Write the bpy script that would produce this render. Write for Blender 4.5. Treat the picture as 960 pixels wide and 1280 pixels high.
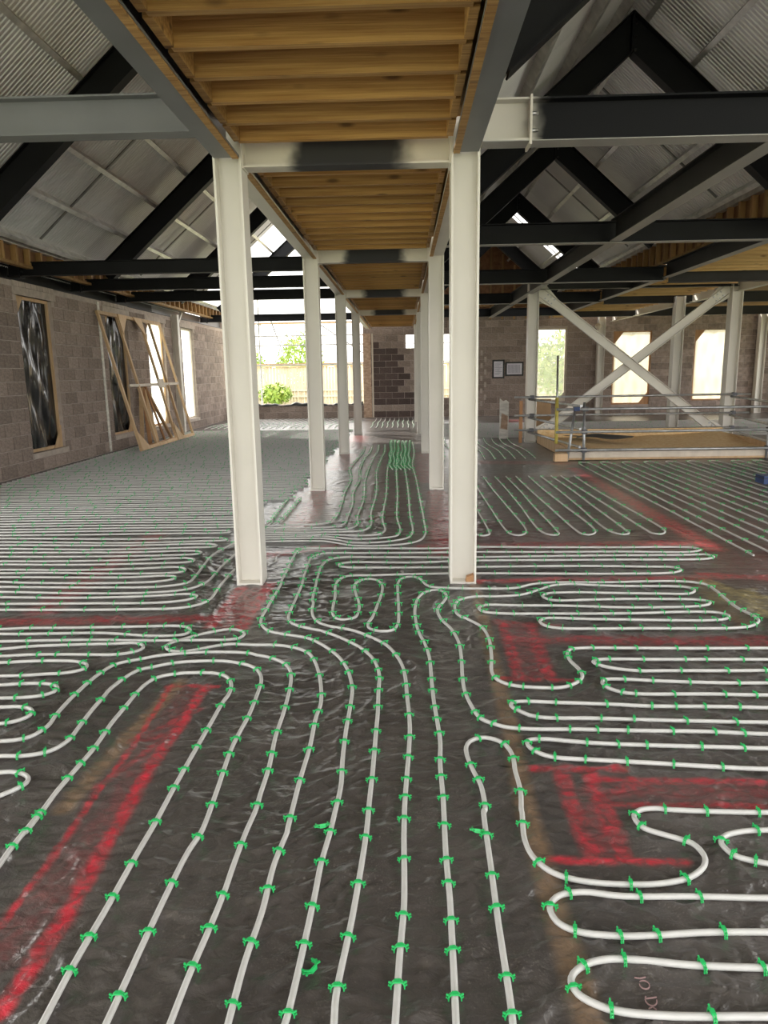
import bpy, math, random
import numpy as np
from mathutils import Vector, Matrix, noise as mnoise

random.seed(7); rng = np.random.default_rng(7)
S = bpy.context.scene
COL = S.collection
for o in list(bpy.data.objects): bpy.data.objects.remove(o)

# ------------------------------------------------------------------ camera, sky, sun, exposure
H = 1.65; FPX = 887.0; PITCH, YAW, ROLL = .1954, .0301, -.0159
def cam_axes():
    f = np.array([-math.sin(YAW)*math.cos(PITCH), math.cos(YAW)*math.cos(PITCH), -math.sin(PITCH)])
    r = np.array([math.cos(YAW), math.sin(YAW), 0.]); u = np.cross(r, f)
    return r*math.cos(ROLL)+u*math.sin(ROLL), -r*math.sin(ROLL)+u*math.cos(ROLL), f
CR, CU, CF = cam_axes()
cd = bpy.data.cameras.new('camera'); cam = bpy.data.objects.new('camera', cd); COL.objects.link(cam)
cd.sensor_fit = 'VERTICAL'; cd.sensor_height = 24.0; cd.lens = FPX/1280*24.0; cd.clip_start = .05; cd.clip_end = 300
mw = Matrix.Identity(4)
for i in range(3):
    mw[i][0], mw[i][1], mw[i][2] = CR[i], CU[i], -CF[i]
mw[2][3] = H
cam.matrix_world = mw; S.camera = cam

w = bpy.data.worlds.new('sky'); S.world = w; w.use_nodes = True
bg = w.node_tree.nodes['Background']; bg.inputs[0].default_value = (1.0, .985, .955, 1); bg.inputs[1].default_value = 2.6
sd = bpy.data.lights.new('sun', 'SUN'); sd.energy = 6.0; sd.angle = math.radians(1.5); sd.color = (1, .95, .86)
sun = bpy.data.objects.new('sun', sd); COL.objects.link(sun)
sun.rotation_euler = Vector((.50, -.62, -.62)).to_track_quat('-Z', 'Y').to_euler()
S.view_settings.view_transform = 'Standard'; S.view_settings.look = 'None'
S.view_settings.exposure = 0.55; S.view_settings.gamma = 1.0; S.view_settings.use_curve_mapping = False

# ------------------------------------------------------------------ pixel -> place on the floor
def px_floor(x, y, z=0.0):
    d = CF*FPX + CR*(x-480) + CU*(640-y); t = (z-H)/d[2]
    return np.array([d[0]*t, d[1]*t, z])

# ------------------------------------------------------------------ materials
MATS = {}
def nn(nt, t, **kw):
    n = nt.nodes.new(t)
    for k, v in kw.items(): setattr(n, k, v)
    return n
def M(name, col, rough=.5, metal=0., var=.15, scale=(4, 4, 4), bump=0., bscale=None, rnd=.0, spec=.5, col2=None, attr=False, detail=4):
    m = bpy.data.materials.new(name); m.use_nodes = True; nt = m.node_tree; L = nt.links
    b = nt.nodes['Principled BSDF']; b.inputs['Roughness'].default_value = rough; b.inputs['Metallic'].default_value = metal
    b.inputs['Specular IOR Level'].default_value = spec
    tc = nn(nt, 'ShaderNodeTexCoord'); mp = nn(nt, 'ShaderNodeMapping'); mp.inputs['Scale'].default_value = scale
    L.new(tc.outputs['Object'], mp.inputs['Vector'])
    nz = nn(nt, 'ShaderNodeTexNoise'); nz.inputs['Scale'].default_value = 1; nz.inputs['Detail'].default_value = detail
    L.new(mp.outputs[0], nz.inputs['Vector'])
    rp = nn(nt, 'ShaderNodeValToRGB'); rp.color_ramp.elements[0].position = .3; rp.color_ramp.elements[1].position = .7
    c2 = col2 if col2 else tuple(min(1, c*(1+var)) for c in col)
    c1 = col if col2 else tuple(c*(1-var) for c in col)
    rp.color_ramp.elements[0].color = (*c1, 1); rp.color_ramp.elements[1].color = (*c2, 1)
    L.new(nz.outputs['Fac'], rp.inputs[0]); out = rp.outputs[0]
    if rnd or attr:
        oi = nn(nt, 'ShaderNodeObjectInfo'); v = oi.outputs['Random']
        if attr:
            at = nn(nt, 'ShaderNodeAttribute', attribute_name='rnd')
            ad = nn(nt, 'ShaderNodeMath', operation='ADD'); L.new(v, ad.inputs[0]); L.new(at.outputs['Fac'], ad.inputs[1])
            fr = nn(nt, 'ShaderNodeMath', operation='FRACT'); L.new(ad.outputs[0], fr.inputs[0]); v = fr.outputs[0]
            off = nn(nt, 'ShaderNodeVectorMath', operation='ADD'); L.new(tc.outputs['Object'], off.inputs[0])
        mr = nn(nt, 'ShaderNodeMapRange'); mr.inputs[3].default_value = 1-rnd; mr.inputs[4].default_value = 1+rnd
        L.new(v, mr.inputs[0])
        hs = nn(nt, 'ShaderNodeHueSaturation'); L.new(mr.outputs[0], hs.inputs['Value']); L.new(out, hs.inputs['Color']); out = hs.outputs[0]
    L.new(out, b.inputs['Base Color'])
    if bump:
        bn = nn(nt, 'ShaderNodeTexNoise'); bn.inputs['Scale'].default_value = 1; bn.inputs['Detail'].default_value = 5
        m2 = nn(nt, 'ShaderNodeMapping'); m2.inputs['Scale'].default_value = bscale or tuple(s*3 for s in scale)
        L.new(tc.outputs['Object'], m2.inputs['Vector']); L.new(m2.outputs[0], bn.inputs['Vector'])
        bp = nn(nt, 'ShaderNodeBump'); bp.inputs['Strength'].default_value = bump; bp.inputs['Distance'].default_value = .02
        L.new(bn.outputs['Fac'], bp.inputs['Height']); L.new(bp.outputs[0], b.inputs['Normal'])
    MATS[name] = m; return m
M('white_paint', (.74, .71, .65), .42, var=.05, scale=(2, 2, 1.2))
M('grey_primer', (.15, .155, .17), .42, var=.12, scale=(2, 2, 2))
M('black_steel', (.0065, .0068, .009), .55, var=.3, scale=(2, 2, 2), spec=.22)
M('flange_grey', (.36, .35, .34), .5, var=.12, scale=(2, 2, 2))
M('dark_steel', (.022, .021, .022), .5, var=.3, scale=(2, 2, 2), spec=.3)
M('galv', (.66, .65, .62), .38, .5, var=.2, scale=(6, 6, 6))
M('galv_dark', (.20, .20, .19), .45, .6, var=.2, scale=(6, 6, 6))
M('sheet', (.82, .815, .81), .36, .35, var=.10, scale=(.8, .8, .8), rnd=.07)
M('joist_wood', (.28, .13, .032), .65, var=.3, scale=(1.1, 45, 42), bump=.3, rnd=.2, col2=(.56, .33, .115), detail=6)
M('stud_wood', (.34, .19, .07), .7, var=.3, scale=(14, 14, 1.2), rnd=.22, col2=(.50, .31, .13))
M('deck_wood', (.30, .17, .06), .75, var=.2, scale=(3, 10, 3), col2=(.42, .25, .09))
M('osb', (.20, .10, .05), .8, var=.3, scale=(9, 9, 9), col2=(.33, .17, .08))
M('sand_ply', (.74, .50, .24), .85, var=.2, scale=(14, 14, 14), bump=.5, col2=(.86, .66, .38))
M('joist_lit', (.55, .34, .13), .65, var=.3, scale=(1.2, 22, 16), rnd=.12, col2=(.74, .52, .24))  # lighter copy of the joist wood, window light put into its colour
M('pine', (.55, .36, .19), .65, var=.2, scale=(10, 10, 2), rnd=.15, col2=(.66, .46, .27))
M('pine_red', (.40, .20, .09), .65, var=.2, scale=(10, 10, 2), rnd=.15, col2=(.52, .28, .13))
M('pale_timber', (.66, .58, .48), .7, var=.1, scale=(6, 6, 2))
M('block', (.31, .245, .21), .9, var=.25, scale=(9, 9, 9), bump=.5, bscale=(60, 60, 60), rnd=.22, attr=True, detail=6)
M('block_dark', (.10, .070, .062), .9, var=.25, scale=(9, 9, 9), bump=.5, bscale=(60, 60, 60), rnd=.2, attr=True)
M('mortar', (.46, .39, .35), .95, var=.15, scale=(8, 8, 8))
M('lintel', (.48, .41, .36), .9, var=.15, scale=(8, 8, 8), bump=.3)
M('rough_jamb', (.35, .22, .15), .8, var=.5, scale=(8, 8, 14), bump=1., col2=(.62, .45, .33))
M('foam_strip', (.72, .69, .64), .8, var=.2, scale=(5, 5, 18))
M('pipe', (.56, .555, .54), .36, var=.04, scale=(20, 20, 20))
M('clip', (.025, .50, .13), .4, var=.15, scale=(40, 40, 40))
M('tube', (.42, .43, .44), .38, .8, var=.25, scale=(8, 8, 8))
M('coupler', (.10, .10, .11), .5, .6, var=.3, scale=(20, 20, 20))
M('yellow', (.66, .55, .12), .5, var=.2, scale=(10, 10, 10))
M('blue', (.02, .05, .16), .5, var=.2, scale=(8, 8, 8))
M('cardboard', (.46, .30, .17), .8, var=.15, scale=(4, 4, 4))
M('paper', (.72, .70, .76), .7, var=.05, scale=(9, 9, 9))
M('ink', (.22, .21, .30), .7, var=.1)
M('bolt', (.45, .45, .46), .35, .9, var=.1)
M('black_plastic_rough', (.02, .02, .02), .5, var=.3)
M('chalk', (.34, .22, .22), .9, var=.2, scale=(60, 60, 60))
M('fence_wood', (.52, .42, .32), .8, var=.2, scale=(3, 3, 1), col2=(.66, .55, .43))
M('plank', (.55, .38, .22), .8, var=.2, scale=(1, 5, 5))
M('ground', (.46, .44, .34), .95, var=.3, scale=(.6, .6, .6), col2=(.40, .46, .20))
M('leaf', (.16, .30, .05), .6, var=.4, scale=(3, 3, 3), col2=(.36, .44, .08))
M('bark', (.14, .09, .05), .9, var=.3)
M('stub_white', (.70, .66, .60), .45, var=.05)

def knots(name):
    m = MATS[name]; nt = m.node_tree; L = nt.links; b = nt.nodes['Principled BSDF']; src = b.inputs['Base Color'].links[0].from_socket
    tc = nn(nt, 'ShaderNodeTexCoord'); oi = nn(nt, 'ShaderNodeObjectInfo'); ad = nn(nt, 'ShaderNodeVectorMath', operation='MULTIPLY_ADD')
    ad.inputs[1].default_value = (1, 1, 1); L.new(tc.outputs['Object'], ad.inputs[0])
    cx = nn(nt, 'ShaderNodeCombineXYZ'); mu = nn(nt, 'ShaderNodeMath', operation='MULTIPLY'); mu.inputs[1].default_value = 37; L.new(oi.outputs['Random'], mu.inputs[0])
    L.new(mu.outputs[0], cx.inputs[0]); L.new(mu.outputs[0], cx.inputs[1]); L.new(cx.outputs[0], ad.inputs[2])
    mp = nn(nt, 'ShaderNodeMapping'); mp.inputs['Scale'].default_value = (2.6, 8, 8); L.new(ad.outputs[0], mp.inputs[0])
    v = nn(nt, 'ShaderNodeTexVoronoi'); v.inputs['Scale'].default_value = 1; L.new(mp.outputs[0], v.inputs['Vector'])
    r = nn(nt, 'ShaderNodeMapRange'); r.inputs[1].default_value = .19; r.inputs[2].default_value = .07; L.new(v.outputs['Distance'], r.inputs[0])
    k = nn(nt, 'ShaderNodeMath', operation='MULTIPLY'); k.inputs[1].default_value = .8; L.new(r.outputs[0], k.inputs[0])
    x = nn(nt, 'ShaderNodeMix', data_type='RGBA'); L.new(k.outputs[0], x.inputs[0]); L.new(src, x.inputs[6]); x.inputs[7].default_value = (.10, .045, .015, 1)
    L.new(x.outputs[2], b.inputs['Base Color'])
knots('joist_wood'); knots('joist_lit')
def plastic_black():
    m = M('plastic_black', (.012, .012, .014), .16, var=.2)
    nt = m.node_tree; L = nt.links; b = nt.nodes['Principled BSDF']
    tc = nn(nt, 'ShaderNodeTexCoord'); mp = nn(nt, 'ShaderNodeMapping')
    mp.inputs['Rotation'].default_value = (math.radians(-28), 0, 0); mp.inputs['Scale'].default_value = (3, 9, 1.1)
    L.new(tc.outputs['Object'], mp.inputs[0])
    n = nn(nt, 'ShaderNodeTexNoise', noise_type='RIDGED_MULTIFRACTAL'); n.inputs['Scale'].default_value = 1; n.inputs['Detail'].default_value = 2
    L.new(mp.outputs[0], n.inputs['Vector'])
    bp = nn(nt, 'ShaderNodeBump'); bp.inputs['Strength'].default_value = .6; bp.inputs['Distance'].default_value = .04
    L.new(n.outputs['Fac'], bp.inputs['Height']); L.new(bp.outputs[0], b.inputs['Normal'])
plastic_black()
def film(name, col, tr):
    m = bpy.data.materials.new(name); m.use_nodes = True; nt = m.node_tree; L = nt.links
    nt.nodes.remove(nt.nodes['Principled BSDF']); out = nt.nodes['Material Output']
    t = nn(nt, 'ShaderNodeBsdfTranslucent'); d = nn(nt, 'ShaderNodeBsdfTransparent'); g = nn(nt, 'ShaderNodeBsdfGlossy')
    g.inputs['Roughness'].default_value = .25
    nz = nn(nt, 'ShaderNodeTexNoise'); nz.inputs['Scale'].default_value = 2.2; nz.inputs['Detail'].default_value = 4
    tc = nn(nt, 'ShaderNodeTexCoord'); L.new(tc.outputs['Object'], nz.inputs['Vector'])
    rp = nn(nt, 'ShaderNodeValToRGB'); rp.color_ramp.elements[0].color = (*[c*.8 for c in col], 1); rp.color_ramp.elements[1].color = (*col, 1)
    L.new(nz.outputs['Fac'], rp.inputs[0]); L.new(rp.outputs[0], t.inputs[0])
    a = nn(nt, 'ShaderNodeMixShader'); a.inputs[0].default_value = tr; L.new(t.outputs[0], a.inputs[1]); L.new(d.outputs[0], a.inputs[2])
    c = nn(nt, 'ShaderNodeMixShader'); c.inputs[0].default_value = .06; L.new(a.outputs[0], c.inputs[1]); L.new(g.outputs[0], c.inputs[2])
    L.new(c.outputs[0], out.inputs[0]); MATS[name] = m
film('film_white', (.80, .82, .80), .08)
film('film_cream', (.40, .36, .27), .04)
film('film_clear', (.30, .31, .25), .50)

def two_tone(name, ca, cb, axis, a, bnd):
    """paint that fades from sprayed white at the ends of a beam (outside [a,bnd]) to bare dark primer in between"""
    m = M(name, cb, .6, var=.1, spec=.18); nt = m.node_tree; L = nt.links; b = nt.nodes['Principled BSDF']
    tc = nn(nt, 'ShaderNodeTexCoord'); sp = nn(nt, 'ShaderNodeSeparateXYZ'); L.new(tc.outputs['Object'], sp.inputs[0])
    nz = nn(nt, 'ShaderNodeTexNoise'); nz.inputs['Scale'].default_value = 7; L.new(tc.outputs['Object'], nz.inputs['Vector'])
    nm = nn(nt, 'ShaderNodeMath', operation='MULTIPLY_ADD'); nm.inputs[1].default_value = .16; L.new(nz.outputs['Fac'], nm.inputs[0]); L.new(sp.outputs[axis], nm.inputs[2])
    lo = nn(nt, 'ShaderNodeMapRange', interpolation_type='SMOOTHSTEP'); lo.inputs[1].default_value = a-.05; lo.inputs[2].default_value = a+.12
    hi = nn(nt, 'ShaderNodeMapRange', interpolation_type='SMOOTHSTEP'); hi.inputs[1].default_value = bnd+.22; hi.inputs[2].default_value = bnd+.02
    L.new(nm.outputs[0], lo.inputs[0]); L.new(nm.outputs[0], hi.inputs[0])
    mu = nn(nt, 'ShaderNodeMath', operation='MULTIPLY'); L.new(lo.outputs[0], mu.inputs[0]); L.new(hi.outputs[0], mu.inputs[1])
    mx = nn(nt, 'ShaderNodeMix', data_type='RGBA'); mx.inputs[6].default_value = (*ca, 1); mx.inputs[7].default_value = (*cb, 1)
    L.new(mu.outputs[0], mx.inputs[0]); L.new(mx.outputs[2], b.inputs['Base Color'])
two_tone('cross_paint', (.70, .66, .60), (.045, .045, .05), 0, -.74, .0)
two_tone('tie_paint', (.66, .63, .58), (.0065, .0068, .009), 0, .98, 40)

def floor_material():
    m = bpy.data.materials.new('membrane'); m.use_nodes = True; nt = m.node_tree; L = nt.links; b = nt.nodes['Principled BSDF']
    tc = nn(nt, 'ShaderNodeTexCoord')
    def noi(scale, detail=5, typ='FBM', rot=0, dist=0):
        mp = nn(nt, 'ShaderNodeMapping'); mp.inputs['Scale'].default_value = scale; mp.inputs['Rotation'].default_value = (0, 0, rot)
        L.new(tc.outputs['Object'], mp.inputs[0])
        n = nn(nt, 'ShaderNodeTexNoise', noise_type=typ); n.inputs['Scale'].default_value = 1; n.inputs['Detail'].default_value = detail
        n.inputs['Distortion'].default_value = dist
        L.new(mp.outputs[0], n.inputs['Vector']); return n.outputs['Fac']
    def math_(op, a, c, clamp=False):
        n = nn(nt, 'ShaderNodeMath', operation=op, use_clamp=clamp)
        for i, v in enumerate((a, c)):
            if isinstance(v, (int, float)): n.inputs[i].default_value = v
            else: L.new(v, n.inputs[i])
        return n.outputs[0]
    def mixc(f, a, c):
        n = nn(nt, 'ShaderNodeMix', data_type='RGBA'); L.new(f, n.inputs[0])
        for i, v in ((6, a), (7, c)):
            if isinstance(v, tuple): n.inputs[i].default_value = (*v, 1)
            else: L.new(v, n.inputs[i])
        return n.outputs[2]
    big = noi((1.3, 1.3, 1), 6); fine = noi((45, 45, 1), 4); mid = noi((9, 9, 1), 6)
    mr = nn(nt, 'ShaderNodeMapRange'); mr.inputs[1].default_value = .35; mr.inputs[2].default_value = .75; L.new(big, mr.inputs[0])
    c = mixc(mr.outputs[0], (.058, .051, .049), (.105, .092, .086))
    mr2 = nn(nt, 'ShaderNodeMapRange'); mr2.inputs[1].default_value = .62; mr2.inputs[2].default_value = .8; L.new(mid, mr2.inputs[0])
    c = mixc(math_('MULTIPLY', mr2.outputs[0], .5), c, (.22, .19, .17))
    speck = nn(nt, 'ShaderNodeMapRange'); speck.inputs[1].default_value = .66; speck.inputs[2].default_value = .74; L.new(fine, speck.inputs[0])
    c = mixc(math_('MULTIPLY', speck.outputs[0], .35), c, (.34, .31, .28))
    def at(n): return nn(nt, 'ShaderNodeAttribute', attribute_name=n).outputs['Fac']
    brk = nn(nt, 'ShaderNodeMapRange'); brk.inputs[1].default_value = .36; brk.inputs[2].default_value = .62
    brk.inputs[3].default_value = .30; brk.inputs[4].default_value = 1.2; L.new(noi((22, 22, 1), 8, 'FBM', 0, .8), brk.inputs[0])
    c = mixc(math_('MULTIPLY', at('dust'), math_('ADD', math_('MULTIPLY', brk.outputs[0], .4), .45), True), c, (.24, .155, .095))
    c = mixc(math_('MULTIPLY', math_('MULTIPLY', at('yellow'), brk.outputs[0]), .8, True), c, (.52, .43, .17))
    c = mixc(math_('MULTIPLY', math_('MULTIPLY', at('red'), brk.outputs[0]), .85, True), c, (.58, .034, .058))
    sp2 = nn(nt, 'ShaderNodeMapRange'); sp2.inputs[1].default_value = .55; sp2.inputs[2].default_value = .72; L.new(noi((130, 130, 1), 3), sp2.inputs[0])
    pat = nn(nt, 'ShaderNodeMapRange'); pat.inputs[1].default_value = .45; pat.inputs[2].default_value = .65; L.new(noi((3.2, 3.2, 1), 4), pat.inputs[0])
    c = mixc(math_('MULTIPLY', math_('MULTIPLY', sp2.outputs[0], pat.outputs[0]), .40), c, (.30, .27, .25))
    L.new(c, b.inputs['Base Color']); b.inputs['Coat Weight'].default_value = .5; b.inputs['Coat Roughness'].default_value = .16
    wr1 = noi((5.5, 1.7, 1), 3, 'RIDGED_MULTIFRACTAL', .9, .4); wr2 = noi((2.0, 7.5, 1), 3, 'RIDGED_MULTIFRACTAL', .25, .5)
    wr3 = noi((14, 24, 1), 4, 'FBM', .3, .6)
    at_w = at('wrinkle')
    h = math_('ADD', math_('MULTIPLY', math_('ADD', math_('MULTIPLY', wr1, .55), math_('MULTIPLY', wr2, .75)), at_w), math_('ADD', math_('MULTIPLY', wr3, .35), math_('MULTIPLY', fine, .10)))
    bp = nn(nt, 'ShaderNodeBump'); bp.inputs['Strength'].default_value = .95; bp.inputs['Distance'].default_value = .03
    L.new(h, bp.inputs['Height']); L.new(bp.outputs[0], b.inputs['Normal']); L.new(bp.outputs[0], b.inputs['Coat Normal'])
    rr = nn(nt, 'ShaderNodeMapRange'); rr.inputs[3].default_value = .24; rr.inputs[4].default_value = .44; L.new(mid, rr.inputs[0])
    L.new(rr.outputs[0], b.inputs['Roughness']); MATS['membrane'] = m
floor_material()

# ------------------------------------------------------------------ mesh helpers
class MB:
    def __init__(s): s.v = []; s.f = []; s.sm = []
    def add(s, vs, fs, smooth=False):
        n = len(s.v); s.v += [tuple(map(float, p)) for p in vs]; s.f += [tuple(i+n for i in f) for f in fs]; s.sm += [smooth]*len(fs); return s
    def box(s, x0, x1, y0, y1, z0, z1):
        return s.add([(x, y, z) for x in (x0, x1) for y in (y0, y1) for z in (z0, z1)],
                     [(0, 1, 3, 2), (4, 6, 7, 5), (0, 4, 5, 1), (2, 3, 7, 6), (0, 2, 6, 4), (1, 5, 7, 3)])
    def bar(s, p, q, wd, ht, up=(0, 0, 1)):
        """rectangular bar from p to q: wd across, ht along up"""
        p, q = np.array(p, float), np.array(q, float); d = q-p; d /= np.linalg.norm(d); u = np.array(up, float); u -= d*(u@d); u /= np.linalg.norm(u); r = np.cross(d, u)
        return s.add([c+r*a*wd/2+u*b*ht/2 for c in (p, q) for a in (-1, 1) for b in (-1, 1)],
                     [(0, 1, 3, 2), (4, 6, 7, 5), (0, 4, 5, 1), (2, 3, 7, 6), (0, 2, 6, 4), (1, 5, 7, 3)])
    def prism(s, poly, off):
        n = len(poly); off = np.array(off, float); P = [np.array(p, float) for p in poly]
        return s.add(P+[p+off for p in P], [tuple(range(n))[::-1], tuple(range(n, 2*n))]+[(i, (i+1) % n, n+(i+1) % n, n+i) for i in range(n)])
    def ibeam(s, p, q, h, b, tf=.012, tw=.009, up=(0, 0, 1)):
        """I-section, p-q is the line of the section's centre"""
        p, q = np.array(p, float), np.array(q, float); d = q-p; d /= np.linalg.norm(d); u = np.array(up, float); u -= d*(u@d); u /= np.linalg.norm(u); r = np.cross(d, u)
        a, c, e = b/2, h/2, tw/2
        prof = [(-a, -c), (a, -c), (a, -c+tf), (e, -c+tf), (e, c-tf), (a, c-tf), (a, c), (-a, c), (-a, c-tf), (-e, c-tf), (-e, -c+tf), (-a, -c+tf)]
        P = [[o+r*x+u*y for x, y in prof] for o in (p, q)]; n = 12
        caps = [(0, 1, 2, 11), (10, 3, 4, 9), (8, 5, 6, 7), (11, 2, 3, 10), (9, 4, 5, 8)]
        return s.add(P[0]+P[1], [(i, (i+1) % n, n+(i+1) % n, n+i) for i in range(n)]+[tuple(c[::-1]) for c in caps]+[tuple(i+n for i in c) for c in caps])
    def channel(s, p, q, h, b, t=.004, up=(0, 0, 1), side=1):
        p, q = np.array(p, float), np.array(q, float); d = q-p; d /= np.linalg.norm(d); u = np.array(up, float); u -= d*(u@d); u /= np.linalg.norm(u); r = np.cross(d, u)*side
        prof = [(0, -h/2), (b, -h/2), (b, -h/2+t), (t, -h/2+t), (t, h/2-t), (b, h/2-t), (b, h/2), (0, h/2)]
        P = [[o+r*x+u*y for x, y in prof] for o in (p, q)]; n = 8
        return s.add(P[0]+P[1], [(i, (i+1) % n, n+(i+1) % n, n+i) for i in range(n)]+[(0, 1, 2, 3), (0, 3, 4, 7), (4, 5, 6, 7)]+[(8, 11, 10, 9), (8, 15, 12, 11), (12, 15, 14, 13)])
    def tube(s, pts, r, n=8, cap=True):
        P = np.array(pts, float); T = np.gradient(P, axis=0); T /= np.linalg.norm(T, axis=1)[:, None]
        ref = np.array([0, 0, 1.]) if abs(T[:, 2]).mean() < .9 else np.array([1., 0, 0])
        A = np.cross(T, ref); A /= np.linalg.norm(A, axis=1)[:, None]; B = np.cross(A, T)
        ang = np.arange(n)*2*math.pi/n
        V = (P[:, None]+r*(A[:, None]*np.cos(ang)[None, :, None]+B[:, None]*np.sin(ang)[None, :, None])).reshape(-1, 3)
        m = len(P); fs = [(i*n+j, i*n+(j+1) % n, (i+1)*n+(j+1) % n, (i+1)*n+j) for i in range(m-1) for j in range(n)]
        s.add(V, fs, True)
        if cap: s.f += [tuple(len(s.v)-m*n+j for j in range(n)), tuple(len(s.v)-n+j for j in range(n))[::-1]]; s.sm += [False, False]
        return s
    def mesh(s, name, mat):
        me = bpy.data.meshes.new(name); me.from_pydata(s.v, [], s.f); me.materials.append(MATS[mat])
        me.polygons.foreach_set('use_smooth', s.sm); me.update(); return me
    def build(s, name, mat, parent=None, loc=None):
        me = s.mesh(name, mat)
        if loc is not None: me.transform(Matrix.Translation(-Vector(loc)))
        return link(name, me, parent, loc)
def link(name, data, parent=None, loc=None):
    o = bpy.data.objects.new(name, data); COL.objects.link(o)
    if loc is not None: o.location = loc
    if parent is not None:
        o.parent = parent
        if parent.location.length: o.matrix_parent_inverse = Matrix.Translation(-parent.location)
    return o
def tag(o, label=None, cat=None, group=None, kind=None):
    for k, v in (('label', label), ('category', cat), ('group', group), ('kind', kind)):
        if v: o[k] = v
    return o
def empty(name, loc, label=None, cat=None, group=None, kind=None):
    o = bpy.data.objects.new(name, None); COL.objects.link(o); o.location = loc; o.empty_display_size = .1
    return tag(o, label, cat, group, kind)
def fix_normals(o):
    import bmesh
    bm = bmesh.new(); bm.from_mesh(o.data); bmesh.ops.recalc_face_normals(bm, faces=bm.faces); bm.to_mesh(o.data); bm.free(); return o
ORD = ['first', 'second', 'third', 'fourth', 'fifth', 'sixth', 'seventh', 'eighth', 'ninth', 'tenth']

# ------------------------------------------------------------------ grid of the building
FR = [5.406+4.574*i for i in range(5)]            # frame lines
YB, YN = 26.3, -5.0                               # back wall face, near end of the roof
XW = -6.5                                         # left wall face
SL = .87; RL, RR = -3.42, 2.93                    # roof pitch, two ridges
ZR = 6.04                                         # purlin seat at both ridges
COLS_L = (-1.345, -1.141); COLS_R = (.352, .556); CT = 3.158
def roof_z(x, ridge): return ZR-SL*abs(x-ridge)

# ------------------------------------------------------------------ floor membrane
RED = []; DUST = []; YEL = []
def Z(reg, pts):
    x0, y0, k = {'1': (0, 560, 3), '2': (300, 540, 3.2), '3': (560, 560, 2.4), '4': (0, 760, 2.8235), '5': (320, 700, 2.8235),
                 '6': (560, 700, 2.4), '7': (0, 1000, 2), '8': (480, 1000, 2), 'p': (0, 0, 1)}[reg]
    return [(x0+x/k, y0+y/k) for x, y in pts]
def stroke(lst, pts, wd, a): lst.append((np.array([px_floor(*p)[:2] for p in pts]), wd, a))
def R_(reg, pts, wd, a): stroke(RED, Z(reg, pts), wd, a)
R_('p', [(257, 858), (188, 958), (142, 1036), (75, 1155), (0, 1262)], .028, 1.0)
R_('p', [(213, 857), (170, 926), (117, 995), (65, 1070), (0, 1155)], .014, .8)
R_('p', [(210, 858), (272, 857)], .016, .7)
R_('p', [(235, 866), (150, 1000), (60, 1120), (0, 1190)], .06, .16)
R_('p', [(250, 885), (165, 925), (215, 915), (120, 985)], .02, .45)
R_('p', [(338, 728), (300, 785)], .05, .75); R_('p', [(302, 735), (262, 783)], .045, .75); R_('p', [(318, 740), (285, 780)], .10, .35)
R_('p', [(0, 776), (262, 772)], .07, .50); R_('p', [(335, 693), (410, 682)], .10, .5)
R_('p', [(402, 614), (368, 662)], .16, .5); R_('p', [(546, 614), (556, 690)], .14, .5); R_('p', [(530, 682), (850, 677)], .10, .55)
R_('p', [(598, 726), (700, 722)], .05, .95); R_('p', [(700, 723), (960, 719)], .06, .55); R_('p', [(880, 716), (960, 722)], .06, .7)
R_('p', [(718, 585), (800, 632), (893, 685)], .11, .85); R_('p', [(597, 577), (700, 578)], .25, .35)
R_('6', [(165, 190), (215, 350)], .035, .65); R_('6', [(245, 190), (300, 345)], .04, .65); R_('6', [(200, 190), (260, 345)], .06, .2)
R_('6', [(150, 352), (385, 357)], .022, .6); R_('6', [(200, 236), (960, 240)], .08, .36); R_('6', [(150, 185), (330, 195)], .04, .4)
R_('6', [(255, 622), (525, 625)], .022, .75); R_('6', [(340, 640), (400, 816), (440, 860)], .03, .7); R_('6', [(425, 635), (490, 816)], .03, .7)
R_('8', [(470, 0), (520, 140)], .03, .6); R_('8', [(550, 0), (600, 140)], .03, .65); R_('8', [(510, 20), (560, 140)], .04, .22)
R_('8', [(405, 145), (755, 150)], .018, .95)
R_('6', [(420, 655), (960, 662)], .022, .75); R_('6', [(480, 728), (960, 735)], .02, .65); R_('6', [(430, 690), (960, 698)], .045, .25)
R_('6', [(500, 690), (600, 660)], .025, .5)
R_('p', [(40, 594), (290, 598)], .14, .6); R_('p', [(193, 668), (120, 715), (55, 762)], .12, .4)
R_('p', [(372, 655), (392, 600)], .2, .35); R_('p', [(432, 568), (425, 585)], .25, .5); R_('p', [(448, 545), (440, 560)], .25, .4); R_('p', [(530, 566), (533, 600)], .25, .4)
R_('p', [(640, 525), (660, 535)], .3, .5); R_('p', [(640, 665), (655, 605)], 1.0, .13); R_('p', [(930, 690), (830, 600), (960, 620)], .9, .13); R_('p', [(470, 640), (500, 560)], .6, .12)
stroke(DUST, [(588, 700), (600, 760), (618, 830), (640, 920), (655, 1000), (690, 1120), (738, 1280)], .035, .9)
stroke(DUST, [(228, 850), (150, 930), (80, 1008)], .035, .9)
stroke(DUST, [(870, 725), (930, 775)], .07, .6)
stroke(YEL, [(885, 725), (925, 742), (960, 746)], .05, .6); stroke(YEL, [(930, 738), (945, 760), (960, 768)], .05, .6); stroke(YEL, [(940, 735), (935, 752)], .03, .5)
stroke(YEL, [(905, 745), (960, 755)], .10, .35)

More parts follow.
